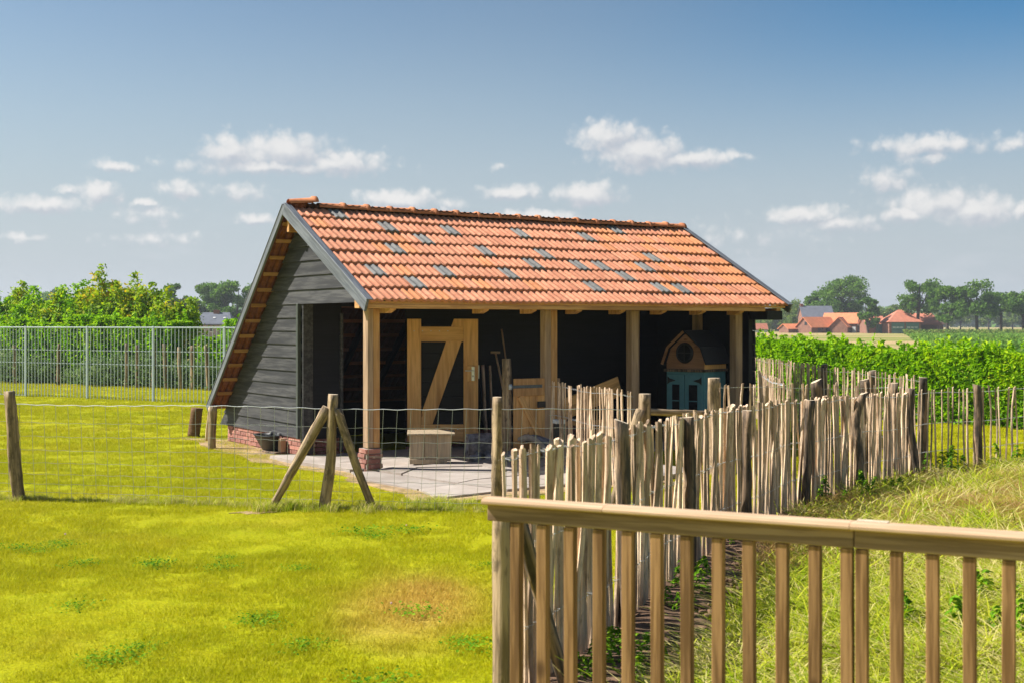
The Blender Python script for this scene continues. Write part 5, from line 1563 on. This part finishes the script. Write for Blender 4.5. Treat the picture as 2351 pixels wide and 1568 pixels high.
# taller unmown tufts along the netting and round the stakes and slab edge
long_t = [blades_mesh(70, .12, .17, .006, .9, 30 + s, 3) for s in range(4)]
pts, rot, scl = [], [], []
def tuft(x, y, s=1.0): pts.append((x, y, ground_h(x, y))); rot.append(G.uniform(0, 6.28)); scl.append(s)
for k in range(420):
    p, dr = along([Vector((a, b)).to_3d() for a, b in NPATH[:4]], G.random() * path_len(NPATH[:4]))
    w = 1 if G.random() < .5 else .6
    tuft(p.x + G.normal(0, .05), p.y + G.normal(0, .06), G.uniform(.3, .75) * w)
for (cx_, cy_, n_, sp, s) in [(-2.36, 12.15, 14, .10, .9), (-2.15, 12.2, 10, .1, .9), (-1.83, 12.1, 12, .09, .85), (-1.33, 12.08, 14, .12, .9), (-1.0, 12.3, 8, .12, .8), (-.75, 12.35, 10, .1, .95), (-.5, 12.5, 6, .1, .7), (-5.04, 12.78, 8, .07, .6), (-.1, 12.3, 14, .2, .6)]:
    for _ in range(n_): tuft(cx_ + G.normal(0, sp), cy_ + G.normal(0, sp), s * G.uniform(.6, 1.1))
scatter('fence_line_grass', 'long grass left standing along the netting and round the braced stakes', pts, rot, scl, long_t, M['weed'])

# clover patches with pale flowers in the lawn
clov = []
for s in range(3):
    g = np.random.default_rng(60 + s); n = 160
    C = np.concatenate([g.normal(0, .10, (n, 2)), g.uniform(.03, .062, (n, 1))], 1); N = g.normal(0, .3, (n, 3)); N[:, 2] += 1
    clov.append(leaf_mesh('clover', C, N, g.uniform(.014, .026, n), g.random(n), .9))
pts, rot, scl = [], [], []
for (u, v, n_, sp) in [(40, 1262, 5, .22), (130, 1250, 2, .1), (270, 1300, 4, .15), (620, 1435, 6, .15), (860, 1235, 5, .18), (560, 1262, 4, .25), (1010, 1222, 5, .25), (350, 1305, 4, .2), (985, 1330, 4, .2), (960, 1430, 3, .15), (480, 1290, 3, .2), (790, 1262, 4, .3), (250, 1400, 3, .3), (1110, 1300, 3, .1), (900, 1540, 5, .25), (420, 1480, 4, .3), (90, 1520, 5, .3), (730, 1500, 3, .2), (1090, 1490, 4, .15), (640, 1310, 3, .2)]:
    y = 1.8 * 2870 / (v - 744); x = (u - 1175.5) / 2870 * y
    for _ in range(n_):
        if G.random() < .32: pts.append((x + G.normal(0, sp * .8), y + G.normal(0, sp * .8), 0)); rot.append(G.uniform(0, 6.28)); scl.append(G.uniform(.5, 1.1))
scatter('clover', 'dark green clover patches in the lawn', pts, rot, scl, clov, M['herb'])
bm = bmesh.new(); bmesh.ops.create_icosphere(bm, subdivisions=1, radius=.009); fl_me = bpy.data.meshes.new('clover_flower'); bm.to_mesh(fl_me); bm.free()
fp = [(x + G.normal(0, .12), y + G.normal(0, .12), .06) for (x, y, z_) in pts[::1] if G.random() < .12]
scatter('clover_flowers', 'pale pink clover flowers dotted over the lawn', fp, [0.] * len(fp), list(G.uniform(.6, 1.1, len(fp))), [fl_me], M['clover'])

# wild tall grass on the bank between paling fence and railing
wild_t = [blades_mesh(60, .12, .30, .0115, 1.5, 40 + s, 4) for s in range(5)]
p1, r1, s1, p2, r2, s2 = [], [], [], [], [], []
k = 0
while k < 5200:
    y = math.sqrt(G.uniform(3.4 ** 2, 17 ** 2)); x = G.uniform(0, .47 * y + .5)
    d = (x - fence_x(y)) * .8
    if d < .12 + .5 * math.exp(-((y - 6.5) / 3) ** 2) or (d < .6 and G.random() < .55 and y < 11): k += .3; continue
    k += 1
    dry = y > 7.4 and G.random() < min(.86, (y - 7.4) / 1.8)
    (p2 if dry else p1).append((x, y, ground_h(x, y) - .01)); (r2 if dry else r1).append(G.uniform(0, 6.28)); (s2 if dry else s1).append(G.uniform(.55, 1.2) * (1.0 if not dry else .75))
scatter('wild_grass', 'tall tangled lime green grass behind the railing', p1, r1, s1, wild_t, M['weed'])
dry_t = [blades_mesh(60, .12, .26, .007, 1.5, 80 + s, 3) for s in range(4)]
scatter('dry_grass', 'drying brown and green grass on the bank by the paling fence', p2, r2, s2, dry_t, M['weeddry'])
# broad leaved weeds
herb_t = []
for s in range(4):
    g = np.random.default_rng(160 + s); n = 60
    t = g.random(n); a = g.uniform(0, 6.28, n)
    C = np.stack([np.cos(a) * .10 * (1.1 - t), np.sin(a) * .10 * (1.1 - t), t * .34], 1); N = np.stack([np.cos(a) * .5, np.sin(a) * .5, np.ones(n)], 1) + g.normal(0, .25, (n, 3))
    herb_t.append(leaf_mesh('weed', C, N, g.uniform(.04, .10, n), g.random(n), .4))
pts, rot, scl = [], [], []
for (u, v, n_, sp, s) in [(2190, 1075, 5, .16, 1.0), (2060, 1130, 4, .15, .8), (1560, 1330, 4, .08, .7), (1530, 1370, 3, .08, .6), (1440, 1500, 4, .1, .6), (1490, 1520, 3, .1, .6), (1350, 1540, 3, .08, .5), (2250, 1530, 6, .18, .9), (2300, 1440, 4, .15, .8), (2010, 1120, 4, .15, .7), (1925, 1140, 3, .12, .7), (2330, 1060, 3, .2, .8), (1400, 1460, 3, .06, .5), (2120, 1490, 4, .2, .8), (1690, 1240, 2, .08, .5)]:
    y = 1.7 * 2870 / (v - 744); x = (u - 1175.5) / 2870 * y
    for _ in range(n_):
        xx, yy = x + G.normal(0, sp), y + G.normal(0, sp)
        pts.append((xx, yy, ground_h(xx, yy))); rot.append(G.uniform(0, 6.28)); scl.append(s * G.uniform(.7, 1.2))
scatter('broad_leaved_weeds', 'broad leaved green weeds between fence and railing', pts, rot, scl, herb_t, M['herb'])
# dark turned earth along the camera side of the paling fence, with clods
ep = [(x + .05, y - .1) for x, y in FENCE_A[:6]]
V, F = [], []
nn = 90
EP = [Vector((a, b, 0)) for a, b in FENCE_A[:7]]
Le = path_len(EP)
for i in range(nn + 1):
    p, dr = along(EP, Le * i / nn); sd = Vector((dr.y, -dr.x, 0))
    w_ = .55 * (1 - .6 * i / nn) + .08 * math.sin(i * .7)
    for j in range(9):
        q = p + sd * (-.12 + (w_ + .12) * j / 8)
        V.append((q.x, q.y, ground_h(q.x, q.y) + .014 + .025 * math.sin(math.pi * j / 8) * (1 if j % 8 else 0) + G.uniform(0, .028) * (1 if j % 8 else 0)))
for i in range(nn):
    for j in range(8):
        a = i * 9 + j; F.append((a, a + 1, a + 10, a + 9))
tag(link('soil_strip', mesh_from(V, F, 'soil_strip'), None, M['soil']), kind='structure')
clod = []
for s in range(3):
    bm = bmesh.new(); bmesh.ops.create_icosphere(bm, subdivisions=1, radius=.022)
    q = random.Random(s)
    for v in bm.verts: v.co *= q.uniform(.6, 1.25)
    me = bpy.data.meshes.new('clod'); bm.to_mesh(me); bm.free(); clod.append(me)
pts = []
for k in range(2200):
    p, dr = along(EP, Le * G.random()); sd = Vector((dr.y, -dr.x, 0)); q = p + sd * abs(G.normal(.15, .2))
    pts.append((q.x, q.y, ground_h(q.x, q.y) + .03))
scatter('earth_clods', 'crumbs of dry earth at the foot of the paling fence', pts, list(G.uniform(0, 6, len(pts))), list(G.uniform(.3, 1.3, len(pts))), clod, M['soil'])

# ================================================================== summer haze in the air
hm = bpy.data.materials.new('haze'); hm.use_nodes = True
hm.node_tree.nodes.clear()
pv = hm.node_tree.nodes.new('ShaderNodeVolumePrincipled')
pv.inputs['Color'].default_value = (.86, .92, 1.0, 1); pv.inputs['Density'].default_value = .0004
pv.inputs['Anisotropy'].default_value = .2
ho = hm.node_tree.nodes.new('ShaderNodeOutputMaterial')
hm.node_tree.links.new(pv.outputs[0], ho.inputs['Volume'])
tag(link('haze', box_mesh(-900, 900, -30, 1000, -1.3, 26, 0), None, hm), 'thin bluish summer haze over the fields', kind='stuff')
